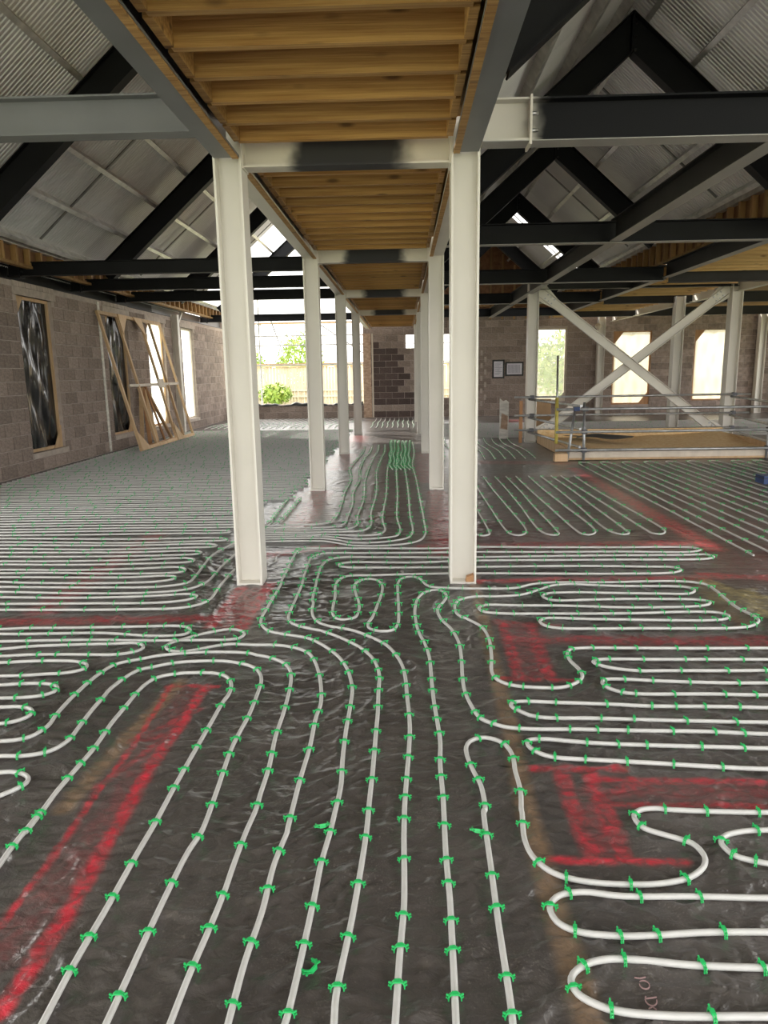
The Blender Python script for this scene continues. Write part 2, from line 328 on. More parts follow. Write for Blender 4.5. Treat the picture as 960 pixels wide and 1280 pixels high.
def seg_mask(X, Y, lst, soft):
    m = np.zeros_like(X)
    for P, wd, a in lst:
        d2 = np.full_like(X, 1e9)
        for i in range(len(P)-1):
            ax, ay = P[i]; bx, by = P[i+1]; dx, dy = bx-ax, by-ay
            t = np.clip(((X-ax)*dx+(Y-ay)*dy)/(dx*dx+dy*dy), 0, 1)
            d2 = np.minimum(d2, (X-ax-t*dx)**2+(Y-ay-t*dy)**2)
        m = np.maximum(m, a*np.clip(1.6-1.3*np.sqrt(d2)/wd/soft, 0, 1))
    return np.clip(m, 0, 1)
def build_floor():
    ys = list(np.arange(-5.0, .9, .15))+list(np.arange(.9, 3.0, .012)); y = 3.0
    while y < 26.6: ys.append(y); y *= 1.0045
    ys.append(26.6); ys = np.array(ys)
    xs = np.concatenate([np.arange(-6.9, -2.5, .045), np.arange(-2.5, 2.5, .0125), np.arange(2.5, 7, .045), np.arange(7, 14, .25)])
    X, Y = np.meshgrid(xs, ys); Zv = np.zeros_like(X)
    feet = [(-1.24, 5.5), (.45, 5.5), (-1.24, 10.1), (.45, 10.1)]
    def fold(cx, cy, ang, ln, sg, amp):                   # one soft crease of the plastic sheet
        i0, i1 = np.searchsorted(xs, [cx-ln, cx+ln]); j0, j1 = np.searchsorted(ys, [cy-ln, cy+ln])
        if i1 <= i0 or j1 <= j0: return
        dx, dy = X[j0:j1, i0:i1]-cx, Y[j0:j1, i0:i1]-cy; u = dx*math.cos(ang)+dy*math.sin(ang); v = -dx*math.sin(ang)+dy*math.cos(ang)
        v = v+.03*np.sin(u*5/ln+cx*9); Zv[j0:j1, i0:i1] += amp*np.exp(-(v/sg)**2-(u/ln*1.8)**2)
    for k in range(5200):
        cy = math.exp(rng.uniform(math.log(1.2), math.log(16))); cx = rng.uniform(-.62, .62)*cy*1.05
        near = math.exp(-((cx+.2)**2/5+(cy-5.0)**2/5))
        if rng.random() > .30+.75*near: continue
        ang = .25*math.sin(cx*1.3+cy*.9)+rng.normal()*.28
        if rng.random() < .22: ang += rng.choice([.9, -.9, 1.4])
        for fx, fy in feet:                               # creases fan out from the column feet
            d = math.hypot(cx-fx, cy-fy)
            if d < .9: ang = math.atan2(cy-fy, cx-fx)+rng.normal()*.25
        fold(cx, cy, ang, rng.uniform(.10, .45)*(.5+.16*cy), rng.uniform(.010, .020)*(.7+.09*cy), rng.uniform(.004, .011)*(.75+.9*near))
    Zv = .022*np.tanh(Zv/.022)-.011
    me = bpy.data.meshes.new('floor'); ny, nx = X.shape
    idx = np.arange(ny*nx).reshape(ny, nx); q = np.stack([idx[:-1, :-1], idx[:-1, 1:], idx[1:, 1:], idx[1:, :-1]], -1).reshape(-1, 4)
    me.vertices.add(ny*nx); me.vertices.foreach_set('co', np.stack([X, Y, Zv], -1).astype(np.float32).ravel())
    me.loops.add(q.size); me.loops.foreach_set('vertex_index', q.astype(np.int32).ravel())
    me.polygons.add(len(q)); me.polygons.foreach_set('loop_start', np.arange(0, q.size, 4, dtype=np.int32)); me.polygons.foreach_set('use_smooth', np.ones(len(q), bool))
    me.update(calc_edges=True); me.materials.append(MATS['membrane'])
    wrk = np.clip(.35+.9*np.exp(-((X-0)**2/6.0+(Y-5.2)**2/6.5))+.3*(Y > 7), 0, 1.15)
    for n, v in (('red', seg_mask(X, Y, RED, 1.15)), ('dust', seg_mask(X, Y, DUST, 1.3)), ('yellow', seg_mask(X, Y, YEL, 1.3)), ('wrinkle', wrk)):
        a = me.attributes.new(n, 'FLOAT', 'POINT'); a.data.foreach_set('value', v.astype(np.float32).ravel())
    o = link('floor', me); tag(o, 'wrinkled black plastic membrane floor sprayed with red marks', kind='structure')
build_floor()

# ------------------------------------------------------------------ block walls
def unit_block():
    m = MB(); b = .03
    # local axes: x along the wall, y out of the wall (front at y=0), z up; size 1
    m.v = [(-.5, .5, -.5), (.5, .5, -.5), (.5, .5, .5), (-.5, .5, .5), (-.5, -.42, -.5), (.5, -.42, -.5), (.5, -.42, .5), (-.5, -.42, .5),
           (-.485, -.5, -.46), (.485, -.5, -.46), (.485, -.5, .46), (-.485, -.5, .46)]
    m.f = [(0, 3, 2, 1), (0, 1, 5, 4), (1, 2, 6, 5), (2, 3, 7, 6), (3, 0, 4, 7), (4, 5, 9, 8), (5, 6, 10, 9), (6, 7, 11, 10), (7, 4, 8, 11), (8, 9, 10, 11)]
    m.sm = [False]*len(m.f); return m
UB = unit_block(); UB_ME = UB.mesh('block', 'block'); UB_DK = UB.mesh('block', 'block_dark')
def wall_spans(a0, a1, z, holes):
    sp = [(a0, a1)]
    for h0, h1, z0, z1 in holes:
        if z0-.01 < z < z1+.01:
            nx = []
            for s, e in sp:
                if h1 <= s or h0 >= e: nx.append((s, e)); continue
                if h0 > s: nx.append((s, h0))
                if h1 < e: nx.append((h1, e))
            sp = nx
    return sp
def block_wall(core, a0, a1, ztop, holes, place, dark=None, zbase=0., limit=300, near=None):
    """place(a, z) -> (location, rotation z); blocks are children of the wall's core"""
    L, Hc, g = .45, .225, .012; pcs = []
    nrow = int(round((ztop-zbase)/Hc))
    for r in range(nrow):
        z0 = zbase+r*Hc; zc = z0+Hc/2
        for s, e in wall_spans(a0, a1, zc, holes):
            st = math.floor((s-a0)/L)*L+a0-(L/2 if r % 2 else 0); x = st
            while x < e:
                p, q = max(x, s), min(x+L, e)
                if q-p > .06: pcs.append(((p+q)/2, zc, q-p-g, Hc-g))
                x += L
    def dist(p):
        l, _ = place(p[0], p[1]); return (Vector(l)-Vector((0, 0, H))).length
    pcs.sort(key=dist)
    for a, z, ln, ht in pcs[:limit]:
        l, rz = place(a, z); me = UB_DK if dark and dark(a, z) else UB_ME
        o = bpy.data.objects.new('block', me); COL.objects.link(o); o.location = l; o.rotation_euler = (0, 0, rz); o.scale = (ln, .1, ht); o.parent = core
    rest = pcs[limit:]
    if rest:
        m = MB(); rv = []
        for a, z, ln, ht in rest:
            l, rz = place(a, z); c, s_ = math.cos(rz), math.sin(rz); v = random.random()
            m.add([(l[0]+x*ln*c-y*.1*s_, l[1]+x*ln*s_+y*.1*c, l[2]+z_*ht) for x, y, z_ in UB.v], UB.f); rv += [v]*len(UB.f)
        o = m.build('blockwork', 'block', core); tag(o, kind='stuff')
        at = o.data.attributes.new('rnd', 'FLOAT', 'FACE'); at.data.foreach_set('value', rv)
def core_wall(name, a0, a1, z0, z1, holes, boxf, label):
    m = MB(); zs = sorted({z0, z1, *[min(max(h[2], z0), z1) for h in holes], *[min(max(h[3], z0), z1) for h in holes]})
    for za, zb in zip(zs[:-1], zs[1:]):
        for s, e in wall_spans(a0, a1, (za+zb)/2, [(h[0], h[1], h[2]+.02, h[3]-.02) for h in holes]): boxf(m, s, e, za, zb)
    o = m.build(name, 'mortar'); return tag(o, label, kind='structure')
WL = [(12.25, 13.47, .33, 3.02), (15.85, 17.10, .32, 3.02), (18.40, 19.75, .32, 3.02), (21.25, 22.50, .32, 3.02)]
wl_holes = WL+[(y0-.12, y1+.12, 3.0, 3.16) for y0, y1, _, _ in WL]+[(y0-.08, y1+.08, .22, .34) for y0, y1, _, _ in WL]
wall_left = core_wall('wall_left', 7.6, YB+.3, -.02, 3.24, WL, lambda m, s, e, za, zb: m.box(XW-.25, XW-.012, s, e, za, zb), 'brown concrete block wall with plastic covered window openings')
block_wall(wall_left, 7.6, YB, 3.15, WL+[(y0-.12, y1+.12, 3.0, 3.16) for y0, y1, _, _ in WL], lambda a, z: ((XW-.05, a, z), math.pi/2), limit=300)
for y0, y1, z0, z1 in WL:
    MB().box(XW-.1, XW+.012, y0-.14, y1+.14, z1, z1+.125).build('lintel', 'lintel', wall_left)
    MB().box(XW-.1, XW+.03, y0-.05, y1+.05, z0-.09, z0).build('sill', 'lintel', wall_left)
for y0, y1, z0, z1 in WL[:2]:                                 # soldier course over the lintels
    n = 7
    for i in range(n):
        a = y0-.1+(y1-y0+.2)*i/n; MB().box(XW-.1, XW+.006, a+.006, a+(y1-y0+.2)/n-.006, z1+.137, z1+.225).build('brick', 'lintel', wall_left)
MB().box(XW-.02, XW+.016, 15.46, 15.56, .0, 3.2).build('joint_filler', 'foam_strip', wall_left)

BK = [(-6.5, -1.46, .50, 9), (.09, .46, 2.46, 2.98), (1.36, 2.62, .68, 3.0), (4.52, 5.87, .50, 3.08), (7.52, 8.89, .34, 2.95), (10.40, 11.83, .44, 2.98)]
bk_top = 3.60
wall_back = core_wall('wall_back', XW-.25, 13.8, -.02, bk_top, BK, lambda m, s, e, za, zb: m.box(s, e, YB+.012, YB+.25, za, zb), 'dark brown concrete block end wall with window openings and low sill wall')
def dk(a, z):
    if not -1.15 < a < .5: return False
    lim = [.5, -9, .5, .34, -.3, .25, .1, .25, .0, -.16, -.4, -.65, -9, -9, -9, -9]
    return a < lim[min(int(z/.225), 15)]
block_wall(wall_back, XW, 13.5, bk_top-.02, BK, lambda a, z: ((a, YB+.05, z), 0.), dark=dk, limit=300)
MB().box(-1.46, -1.17, YB-.05, YB+.3, 0, 3.0).build('jamb', 'rough_jamb', wall_back)
m = MB(); m.box(-1.15, -1.09, YB-.035, YB+.01, 0, 3.0); m.build('jamb_board', 'pale_timber', wall_back)
MB().box(.47, .53, YB-.035, YB+.01, 0, 3.0).build('jamb_board', 'pale_timber', wall_back)
for r in range(9):                                           # pale toothing bricks left for a joining wall
    MB().box(2.78+.14*(r % 2), 2.86+.14*(r % 2), YB-.01, YB+.02, .36+.225*r, .54+.225*r).build('brick', 'lintel', wall_back)
m = MB()
xs = np.linspace(-6.4, -1.5, 60)                              # loose damp-proof sheet lying on the low sill wall
V = []; Fq = []
for i, x in enumerate(xs):
    h = .515+.035*math.sin(x*3.1)+.03*math.sin(x*7.7+1)+.02*math.sin(x*17)
    V += [(x, YB-.02, .46+.012*math.sin(x*9)), (x, YB-.03, h), (x, YB+.12, h+.03), (x, YB+.3, .5)]
Fq = [(4*i+j, 4*i+j+1, 4*i+j+5, 4*i+j+4) for i in range(len(xs)-1) for j in range(3)]
m.add(V, Fq, True); o = m.build('damp_proof_sheet', 'black_plastic_rough')
tag(o, 'crumpled black damp proof sheet draped along the low sill wall', 'plastic sheet')
WR = [(6.2+3.3*k, 8.8+3.3*k, .33, 3.02) for k in range(6)]          # tall openings added in the unseen far wall to let in more daylight
wall_right = core_wall('wall_right', 5, YB-.05, -.02, 3.6, WR, lambda m, s, e, za, zb: m.box(13.55, 13.75, s, e, za, zb), 'brown block wall beyond the braced frame with openings added for side daylight')
block_wall(wall_right, 5, YB-.06, 3.58, WR, lambda a, z: ((13.55, a, z), -math.pi/2), limit=0)

# ------------------------------------------------------------------ windows
def sheet_grid(f, nu, nv):
    V = [f(i/nu, j/nv) for i in range(nu+1) for j in range(nv+1)]
    F = [(i*(nv+1)+j, (i+1)*(nv+1)+j, (i+1)*(nv+1)+j+1, i*(nv+1)+j+1) for i in range(nu) for j in range(nv)]
    return V, F
wn = 0
def window(axis, a0, a1, z0, z1, d, film_mat, lab, wood='pine', gus=.32):
    """axis 'y': opening in the left wall; 'x': opening in the back wall. d = depth of the frame plane"""
    global wn; wn += 1
    P = (lambda a, dep, z: (d-dep, a, z)) if axis == 'y' else (lambda a, dep, z: (a, d+dep, z))
    e = empty('window_%d' % wn, P((a0+a1)/2, 0, z0), lab, kind='structure'); t = .055
    def bx(nm, aa, ab, za, zb, d0=0., d1=.07, mat=wood):
        p, q = P(aa, d0, za), P(ab, d1, zb)
        return MB().box(*sorted((p[0], q[0])), *sorted((p[1], q[1])), *sorted((p[2], q[2]))).build(nm, mat, e)
    bx('frame_post', a0, a0+t, z0, z1); bx('frame_post', a1-t, a1, z0, z1); bx('frame_rail', a0+t, a1-t, z1-t, z1); bx('frame_rail', a0+t, a1-t, z0, z0+t)
    off = np.array(P(0, -.018, 0))-np.array(P(0, 0, 0))
    for poly in ([(a0, z1), (a0+gus, z1), (a0, z1-gus*1.3)], [(a1, z0), (a1-gus, z0), (a1, z0+gus*1.3)]):
        fix_normals(MB().prism([P(a, -.001, z) for a, z in poly], off).build('corner_gusset', wood, e))
    if film_mat:
        def f(u, v):
            rip = .02*math.sin(6*(u*1.4+v*2.2)+1)+.012*math.sin(19*u-11*v)+.008*math.sin(31*u+9*v)
            return P(a0+t+(a1-a0-2*t)*u, .035+rip*min(1, 6*u, 6*(1-u)), z0+t+(z1-z0-2*t)*v)
        V, F = sheet_grid(f, 24, 40); m = MB(); m.add(V, F, True); m.build('plastic_sheet', film_mat, e)
    return e
window('y', *WL[0], XW-.08, 'plastic_black', 'tall window opening taped over with black plastic, alone between plain blockwork')
window('y', *WL[1], XW-.08, 'plastic_black', 'tall window opening with black plastic behind the leaning timber frames')
window('y', *WL[2], XW-.08, 'film_white', 'tall window opening with bright white film behind the leaning timber frames')
window('y', *WL[3], XW-.08, 'film_white', 'tall bright white film window beside the white wall post', gus=.05, wood='pale_timber')
window('x', *BK[3], YB+.06, 'film_clear', 'clear window showing greenery near the two notices', gus=.3, wood='pale_timber')
window('x', *BK[4], YB+.06, 'film_cream', 'window with cream film seen through the crossed braces', wood='pine_red', gus=.4)
window('x', *BK[5], YB+.06, 'film_cream', 'window with cream film partly behind the braced frame post', wood='pine_red', gus=.4)

# ------------------------------------------------------------------ roof sheets, purlins
def rib_profile(wd):
    pts = []; n = 14; p = wd/n
    for i in range(n):
        pts += [(i*p, 0), (i*p+p*.30, 0), (i*p+p*.42, .012), (i*p+p*.88, .012)]
    pts.append((wd, 0)); return pts
def sheet_mesh(xa, ridge, wd):
    """one ribbed liner sheet from the eave at xa up to the ridge, starting at y=0"""
    pr = rib_profile(wd); sgn = 1 if xa < ridge else -1; za, zb = roof_z(xa, ridge)+.19, ZR+.19; m = MB()
    nrm = np.array([-SL*sgn, 0, 1.]); nrm /= np.linalg.norm(nrm); V = []
    for y, h in pr: V += [np.array([xa, y, za])+nrm*h, np.array([ridge, y, zb])+nrm*h]
    m.add(V, [(2*i, 2*i+1, 2*i+3, 2*i+2) for i in range(len(pr)-1)])
    return m.mesh('roof_sheet', 'sheet')
GAPS = {0: (22.0, 26.6), 1: (20.0, 23.4), 2: (99, 99), 3: (19.6, 22.2)}
slopes = [(-6.75, RL), (-1.15, RL), (.40, RR), (5.30, RR)]
for k, (xa, ridge) in enumerate(slopes):
    c = empty('ceiling', (0, 0, 0), ['ribbed metal roof slope over the plastic covered windows', 'ribbed metal roof slope falling to the corridor from the window side', 'ribbed metal roof slope falling to the corridor from the braced frame side', 'ribbed metal roof slope falling away towards the braced frame'][k], kind='structure')
    me = sheet_mesh(xa, ridge, 1.0); y = YN
    g0, g1 = GAPS[k]
    while y < 26.4:
        if not (g0 <= y+.5 <= g1):
            o = link('roof_sheet', me, c); o.location = (0, y, 0)
        y += 1.0
    # ridge / eave flashing strips keep daylight out of the joints
    MB().bar((ridge, YN, ZR+.24), (ridge, g0 if g0 < 30 else 26.4, ZR+.24), .35, .01).build('ridge_strip', 'sheet', c)
PUR = [[-6.0, -5.39, -4.75, -4.11, -3.52], [-3.30, -2.70, -2.06, -1.45], [.85, 1.55, 2.20, 2.82], [3.06, 3.66, 4.32, 5.04]]
PURL = [['lowest', 'second lowest', 'middle', 'second highest', 'topmost']]+[['topmost', 'second highest', 'second lowest', 'lowest'], ['lowest', 'second lowest', 'second highest', 'topmost'], ['topmost', 'second highest', 'second lowest', 'lowest']]
side = ['roof slope above the plastic covered windows', 'roof slope falling from the window side to the corridor', 'roof slope falling from the brace side to the corridor', 'roof slope falling towards the braced frame']
for k, xs_ in enumerate(PUR):
    ridge = (RL, RL, RR, RR)[k]; sgn = 1 if xs_[0] < ridge else -1
    nrm = np.array([-SL*sgn, 0, 1.]); nrm /= np.linalg.norm(nrm)
    for j, x in enumerate(xs_):
        p = np.array([x, YN, roof_z(x, ridge)])+nrm*.082; q = p.copy(); q[1] = 26.3
        o = fix_normals(MB().channel(p, q, .16, .07, .006, up=nrm, side=-sgn).build('purlin', 'galv', None, (x, YN, p[2])))
        tag(o, 'galvanised purlin, %s on the %s' % (PURL[k][j], side[k]), 'purlin', 'roof purlins')
    for yb in (FR[0]+2.29, FR[1]+2.29, FR[2]+2.29, FR[3]+2.29):   # flat sag bars halfway between frames
        for j in range(len(xs_)-1):
            a, b = xs_[j], xs_[j+1]
            o = MB().bar((a, yb, roof_z(a, ridge)+.10), (b, yb, roof_z(b, ridge)+.10), .05, .02, up=nrm).build('sag_bar', 'galv_dark', None, (a, yb, roof_z(a, ridge)))
            tag(o, 'grey sag bar on the '+side[k], 'bar', 'sag bars, '+side[k])

# ------------------------------------------------------------------ rafters, ties, long beams
fname = ['fifth roof frame from the end wall', 'fourth roof frame from the end wall', 'third roof frame from the end wall', 'second roof frame from the end wall', 'roof frame beside the end wall']
# columns are counted towards the block end wall
def bolts(mb, pts, axis, r=.016, l=.03):
    for p in pts:
        p = np.array(p, float); a = np.array(axis, float); mb.tube([p-a*l/2, p+a*l/2], r, 6)
    return mb
legs = [(-6.05, RL, 'window wall leg'), (-1.32, RL, 'window side valley leg'), (.52, RR, 'brace side valley leg'), (5.05, RR, 'outer brace side leg')]
RH = .36
for i, y in enumerate(FR):
    for k, (xe, ridge, nm) in enumerate(legs):
        sgn = 1 if xe < ridge else -1; nrm = np.array([-SL*sgn, 0, 1.]); nrm /= np.linalg.norm(nrm)
        p = np.array([xe, y+.1, roof_z(xe, ridge)])-nrm*RH/2; q = np.array([ridge, y+.1, ZR])-nrm*RH/2; d = (q-p)/np.linalg.norm(q-p)
        e = empty('rafter', (p[0], p[1], p[2]), 'black steel rafter, %s of the %s' % (nm, fname[i]), 'rafter', 'steel rafters')
        mb = MB().ibeam(p, q, RH, .17, .014, .010, up=nrm)
        for j in range(12, 24):                               # mitre at the ridge
            v = np.array(mb.v[j]); mb.v[j] = tuple(v+d*((ridge-sgn*.014-v[0])/d[0]))
        fix_normals(mb.build('beam', 'black_steel', e))
        pl = MB().box(*sorted((ridge-sgn*.001, ridge-sgn*.014)), y+.01, y+.19, ZR-.475, ZR-.01).build('end_plate', 'black_steel', e)
        if k == 3 or k == 0:
            b = MB(); bolts(b, [(ridge-sgn*.04, y+yy, ZR-zz) for yy in (.04, .16) for zz in (.15, .3, .45)], (1, 0, 0)); b.build('bolts', 'black_plastic_rough', pl)
TZ0, TZ1 = 3.27, 3.53
def tie(x0, x1, y, mat, lab, z0=TZ0, z1=TZ1, plates=(), wd=.15, light=False):
    e = empty('tie_beam', (x0, y, z0), lab, 'beam', 'horizontal tie beams')
    fix_normals(MB().ibeam((x0, y, (z0+z1)/2), (x1, y, (z0+z1)/2), z1-z0, wd, .013, .009).build('beam', mat, e))
    if light: MB().box(x0+.005, x1-.005, y-wd/2, y+wd/2, z0-.006, z0).build('bottom_flange', 'flange_grey', e)
    for xp in plates:
        pl = MB().box(xp-.008, xp+.008, y-wd/2-.012, y+wd/2+.012, z0-.03, z1+.015).build('end_plate', 'stub_white' if mat == 'tie_paint' else mat, e)
        b = MB(); bolts(b, [(xp+.03, y+yy, z0+zz) for yy in (-.05, .05) for zz in (.07, .18)], (1, 0, 0), .013, .05); b.build('bolts', 'bolt' if xp > -2 else 'black_plastic_rough', pl)
    return e
e = tie(XW+.0, -1.36, FR[0]+.05, 'grey_primer', 'light grey primed tie beam, end cleat bolted to the corridor beam', 3.33, 3.585, plates=(-1.40,))
fix_normals(MB().box(-1.40, -1.36, FR[0]+.0, FR[0]+.012, 3.28, 3.46).build('cleat', 'galv', e))
tie(.57, 5.1, FR[0]+.08, 'tie_paint', 'black tie beam with a white painted stub and bolted splice plate at the corridor column', 3.225, 3.50, plates=(.905,), wd=.17, light=True)
for i, nm in ((1, 'second'), (2, 'third'), (3, 'fourth')):
    tie(.57, 5.1, FR[i]+.1, 'black_steel', 'black tie beam running from the %s corridor column towards the braced frame' % nm, TZ0+.02*i, TZ1+.02*i, plates=(), light=True)
tie(.57, 5.1, FR[4], 'black_steel', 'black tie beam just in front of the block end wall with notices', 3.33, 3.58)
for yy, nm in ((12.27, 'landing on the wall by the lone black plastic window'), (14.55, 'landing on the wall between the two black plastic windows'), (16.84, 'landing on the wall above the leaning timber frames'), (23.7, 'next to the open end with scaffolding outside')):
    tie(XW-.1, -1.36, yy, 'black_steel', 'slim black tie beam %s' % nm, 3.31, 3.53, plates=(XW+.12,))
YL = [9.0, 12.27, 14.55, 16.84, 19.2, 23.7, 26.3]
for j in range(6):
    o = fix_normals(MB().ibeam((XW-.12, YL[j]+.001, 3.37), (XW-.12, YL[j+1]-.001, 3.37), .22, .16).build('eaves_beam', 'black_steel' if j < 4 else 'grey_primer', None, (XW-.12, YL[j], 3.26)))
    tag(o, 'dark eaves beam on top of the window wall, %s length from the end wall' % ORD[5-j], 'beam', 'eaves beams')
# long beams under the ridge line and along the valley
for i in range(4):
    for x, nm in ((2.82, 'under the ridge'), (5.12, 'along the timber deck edge')):
        z0 = 3.30 if x < 3 else 3.36
        o = fix_normals(MB().ibeam((x, FR[i]+.2, z0+.13), (x, FR[i+1]-.0, z0+.13), .26, .15).build('long_beam', 'dark_steel', None, (x, FR[i]+.2, z0)))
        MB().box(x-.075, x+.075, FR[i]+.2, FR[i+1], z0-.006, z0).build('bottom_flange', 'flange_grey', o).matrix_parent_inverse = Matrix.Translation(-o.location)
        tag(o, 'dark steel long beam %s, %s span from the end wall' % (nm, ORD[3-i]), 'beam', 'long beams')

# ------------------------------------------------------------------ corridor: columns, beams, joist decks
rowname = ['window side row', 'brace side row']
def column(x0, x1, y0, z1, lab, wedge=False, mat='white_paint', grp='white steel columns'):
    xc, yc = (x0+x1)/2, y0+(x1-x0)/2; d = x1-x0
    e = empty('steel_column', (xc, yc, 0), lab, 'column', grp)
    fix_normals(MB().ibeam((xc, yc, .012), (xc, yc, z1), d, d, .016, .011, up=(1, 0, 0)).build('shaft', mat, e))
    MB().box(x0-.0, x1+.0, y0, y0+d, -.012, .012).build('base_plate', mat, e)
    if wedge: fix_normals(MB().prism([(xc+.02, y0-.01, .012), (x1-.02, y0-.01, .012), (x1-.02, y0-.01, .07), (xc+.03, y0-.01, .05)], (0, .06, 0)).build('timber_wedge', 'pine_red', e))
    return e
CY = FR[:4]+[23.7]
for r, (x0, x1) in enumerate((COLS_L, COLS_R)):
    for i in range(5):
        n = i
        column(x0, x1, CY[i], CT+.262, 'white steel column of the corridor, %s row, %s from the block end wall' % (('window side', 'brace side')[r], ORD[4-i]), wedge=(r == 1 and i == 0)) if not (i == 4 and r == 0) else None
    xc = (x0+x1)/2; ends = [-.5]+CY[:4]+[26.25]
    for i in range(5):
        a = ends[i]+(.205 if i else 0); b = ends[i+1]
        mat = 'grey_primer' if i == 0 else 'white_paint'
        o = fix_normals(MB().ibeam((xc, a, CT+.131), (xc, b, CT+.131), .262, x1-x0-.02, .014, .010).build('corridor_beam', mat, None, (xc, a, CT)))
        tag(o, '%s steel beam carrying the timber deck, %s, %s span from the block end wall' % ('grey' if i == 0 else 'white', rowname[r], ORD[4-i]), 'beam', 'corridor beams')
for i in range(4):
    y = CY[i]+.102; z = 3.10
    e = empty('cross_beam', (-.395, y, CT), 'white sprayed cross beam with a dark bare middle, %s from the block end wall' % ORD[3-i], 'beam', 'corridor cross beams')
    fix_normals(MB().ibeam((COLS_L[1], y, z+.10), (COLS_R[0], y, z+.10), .20, .15, .013, .009).build('beam', 'cross_paint', e))
    for xp in (COLS_L[1]+.006, COLS_R[0]-.006): MB().box(xp-.006, xp+.006, y-.085, y+.085, 3.09, 3.32).build('end_plate', 'stub_white', e)
def deck(x0, x1, y0, y1, lab, z0=3.20, step=.355, hj=.20, ledger=True, wd=.047, jmat='joist_wood'):
    e = empty('joist_deck', ((x0+x1)/2, y0, z0), lab, 'timber deck', 'timber joist decks')
    xm = (x0+x1)/2; n = int((y1-y0-.1)/step); y = y0+.12
    jm = MB().box(x0-xm+.03, x1-xm-.03, -wd/2, wd/2, 0, hj).mesh('joist', jmat)
    while y < y1-.06:
        o = bpy.data.objects.new('joist', jm); COL.objects.link(o); o.parent = e; o.location = (0, y-y0, 0); y += step
    MB().box(x0-(.10 if ledger else 0), x1+(.10 if ledger else 0), y0, y1, z0+hj+.001, z0+hj+.02).build('deck_boards', 'deck_wood', e)
    if ledger:
        for xa, xb, o0 in ((x0-.002, x0+.043, -.060), (x1-.043, x1+.002, .015)):
            ba = (xa if o0 < 0 else xb)+o0
            MB().box(ba, ba+.045, y0+.02, y1-.02, CT-.012, CT-.001).build('batten', 'joist_wood', e)
            y = y0+.13                                     # short noggings between joist ends
            jn = MB().box(xa-.0, xb+.0, .024, step-.024, z0+.002, z0+hj).mesh('nogging', 'joist_wood')
            while y < y1-.06-step:
                o = bpy.data.objects.new('nogging', jn); COL.objects.link(o); o.parent = e; o.matrix_parent_inverse = Matrix.Translation(-e.location); o.location = (0, y, 0); y += step
    return e
bounds = [-.23]+[c+.10 for c in CY[:4]]+[26.2]
for i in range(5):
    deck(COLS_L[1]+.004, COLS_R[0]-.004, bounds[i]+(.09 if i else 0), bounds[i+1]-.09, 'timber joist deck over the corridor, %s bay from the block end wall' % ORD[4-i])
# deck beyond the right valley
rb = [6.0]+FR[1:]+[26.2]
for i in range(5):
    deck(5.22, 7.35, rb[i]+.12, rb[i+1]-.02, 'timber joist deck beside the roof towards the braced frame, %s bay from the end wall' % ORD[4-i], z0=3.42, step=.40, ledger=False, jmat='joist_lit')
o = MB().box(7.5, 13.5, 4.5, 26.25, 3.62, 3.66).build('outer_deck', 'deck_wood'); tag(o, 'broad timber deck soffit beyond the braced frame', 'timber deck')
for i, y in enumerate(FR[2:]):
    o = fix_normals(MB().ibeam((5.2, y+.1, 3.40), (13.4, y+.1, 3.40), .26, .16).build('deck_beam', 'dark_steel', None, (5.2, y+.1, 3.27)))
    tag(o, 'dark steel beam under the outer timber deck, %s from the end wall' % ORD[2-i], 'beam', 'deck beams')
for i in range(2, 5):
    a, b = FR[i]+.2, (FR[i+1] if i < 4 else 26.25)
    o = fix_normals(MB().ibeam((7.43, a, 3.40), (7.43, b, 3.40), .26, .15).build('deck_beam', 'white_paint', None, (7.43, a, 3.27)))
    tag(o, 'white steel deck beam over the outer post line, %s span from the end wall' % ORD[4-i], 'beam', 'deck beams')

# dwarf stud walls at the eaves
def stud_wall(name, x, y0, y1, z0, z1, step, lab, into):
    e = empty(name, (x, y0, z0), lab, 'stud wall', 'timber stud walls')
    MB().box(*sorted((x+into*.05, x+into*.065)), y0, y1, z0, z1).build('sheathing', 'osb', e)
    sm = MB().box(-.045, .045, -.03, .03, 0, z1-z0-.05).mesh('stud', 'stud_wood'); y = y0+.1
    while y < y1:
        o = bpy.data.objects.new('stud', sm); COL.objects.link(o); o.parent = e; o.location = (0, y-y0, .045); y += step
    MB().box(x-.045, x+.045, y0, y1, z0, z0+.045).build('sole_plate', 'stud_wood', e)
    MB().box(x-.055, x+.055, y0, y1, z1-.05, z1+.035).build('head_channel', 'galv', e)
    return e
stud_wall('stud_wall', -6.22, 8.5, 26.2, 3.42, 3.78, .40, 'dwarf timber stud wall above the window wall under the eaves', -1)
stud_wall('stud_wall', 5.20, 5.6, 26.2, 3.66, 4.16, .40, 'dwarf timber stud wall at the deck edge under the far eaves', 1)
for x, nm, into in ((-1.24, 'window side', 1), (.455, 'brace side', -1)):
    stud_wall('stud_wall', x, -.4, 26.2, 3.44, 3.98, .6, 'dwarf timber stud wall above the corridor beam, '+nm, into)
# gable over the end wall on the brace side
e = empty('gable_wall', (RR, YB, 3.4), 'brown boarded timber gable above the end wall with notices', 'stud wall')
fix_normals(MB().prism([(.45, YB+.08, 3.4), (5.4, YB+.08, 3.4), (5.4, YB+.08, 4.1), (RR, YB+.08, 6.25), (.45, YB+.08, 4.1)], (0, .02, 0)).build('boarding', 'osb', e))
x = .6
while x < 5.4:
    MB().box(x-.03, x+.03, YB-.02, YB+.08, 3.42, roof_z(x, RR)+.12).build('stud', 'stud_wood', e); x += .42
MB().box(.45, 5.4, YB-.02, YB+.08, 3.86, 3.92).build('rail', 'stud_wood', e)
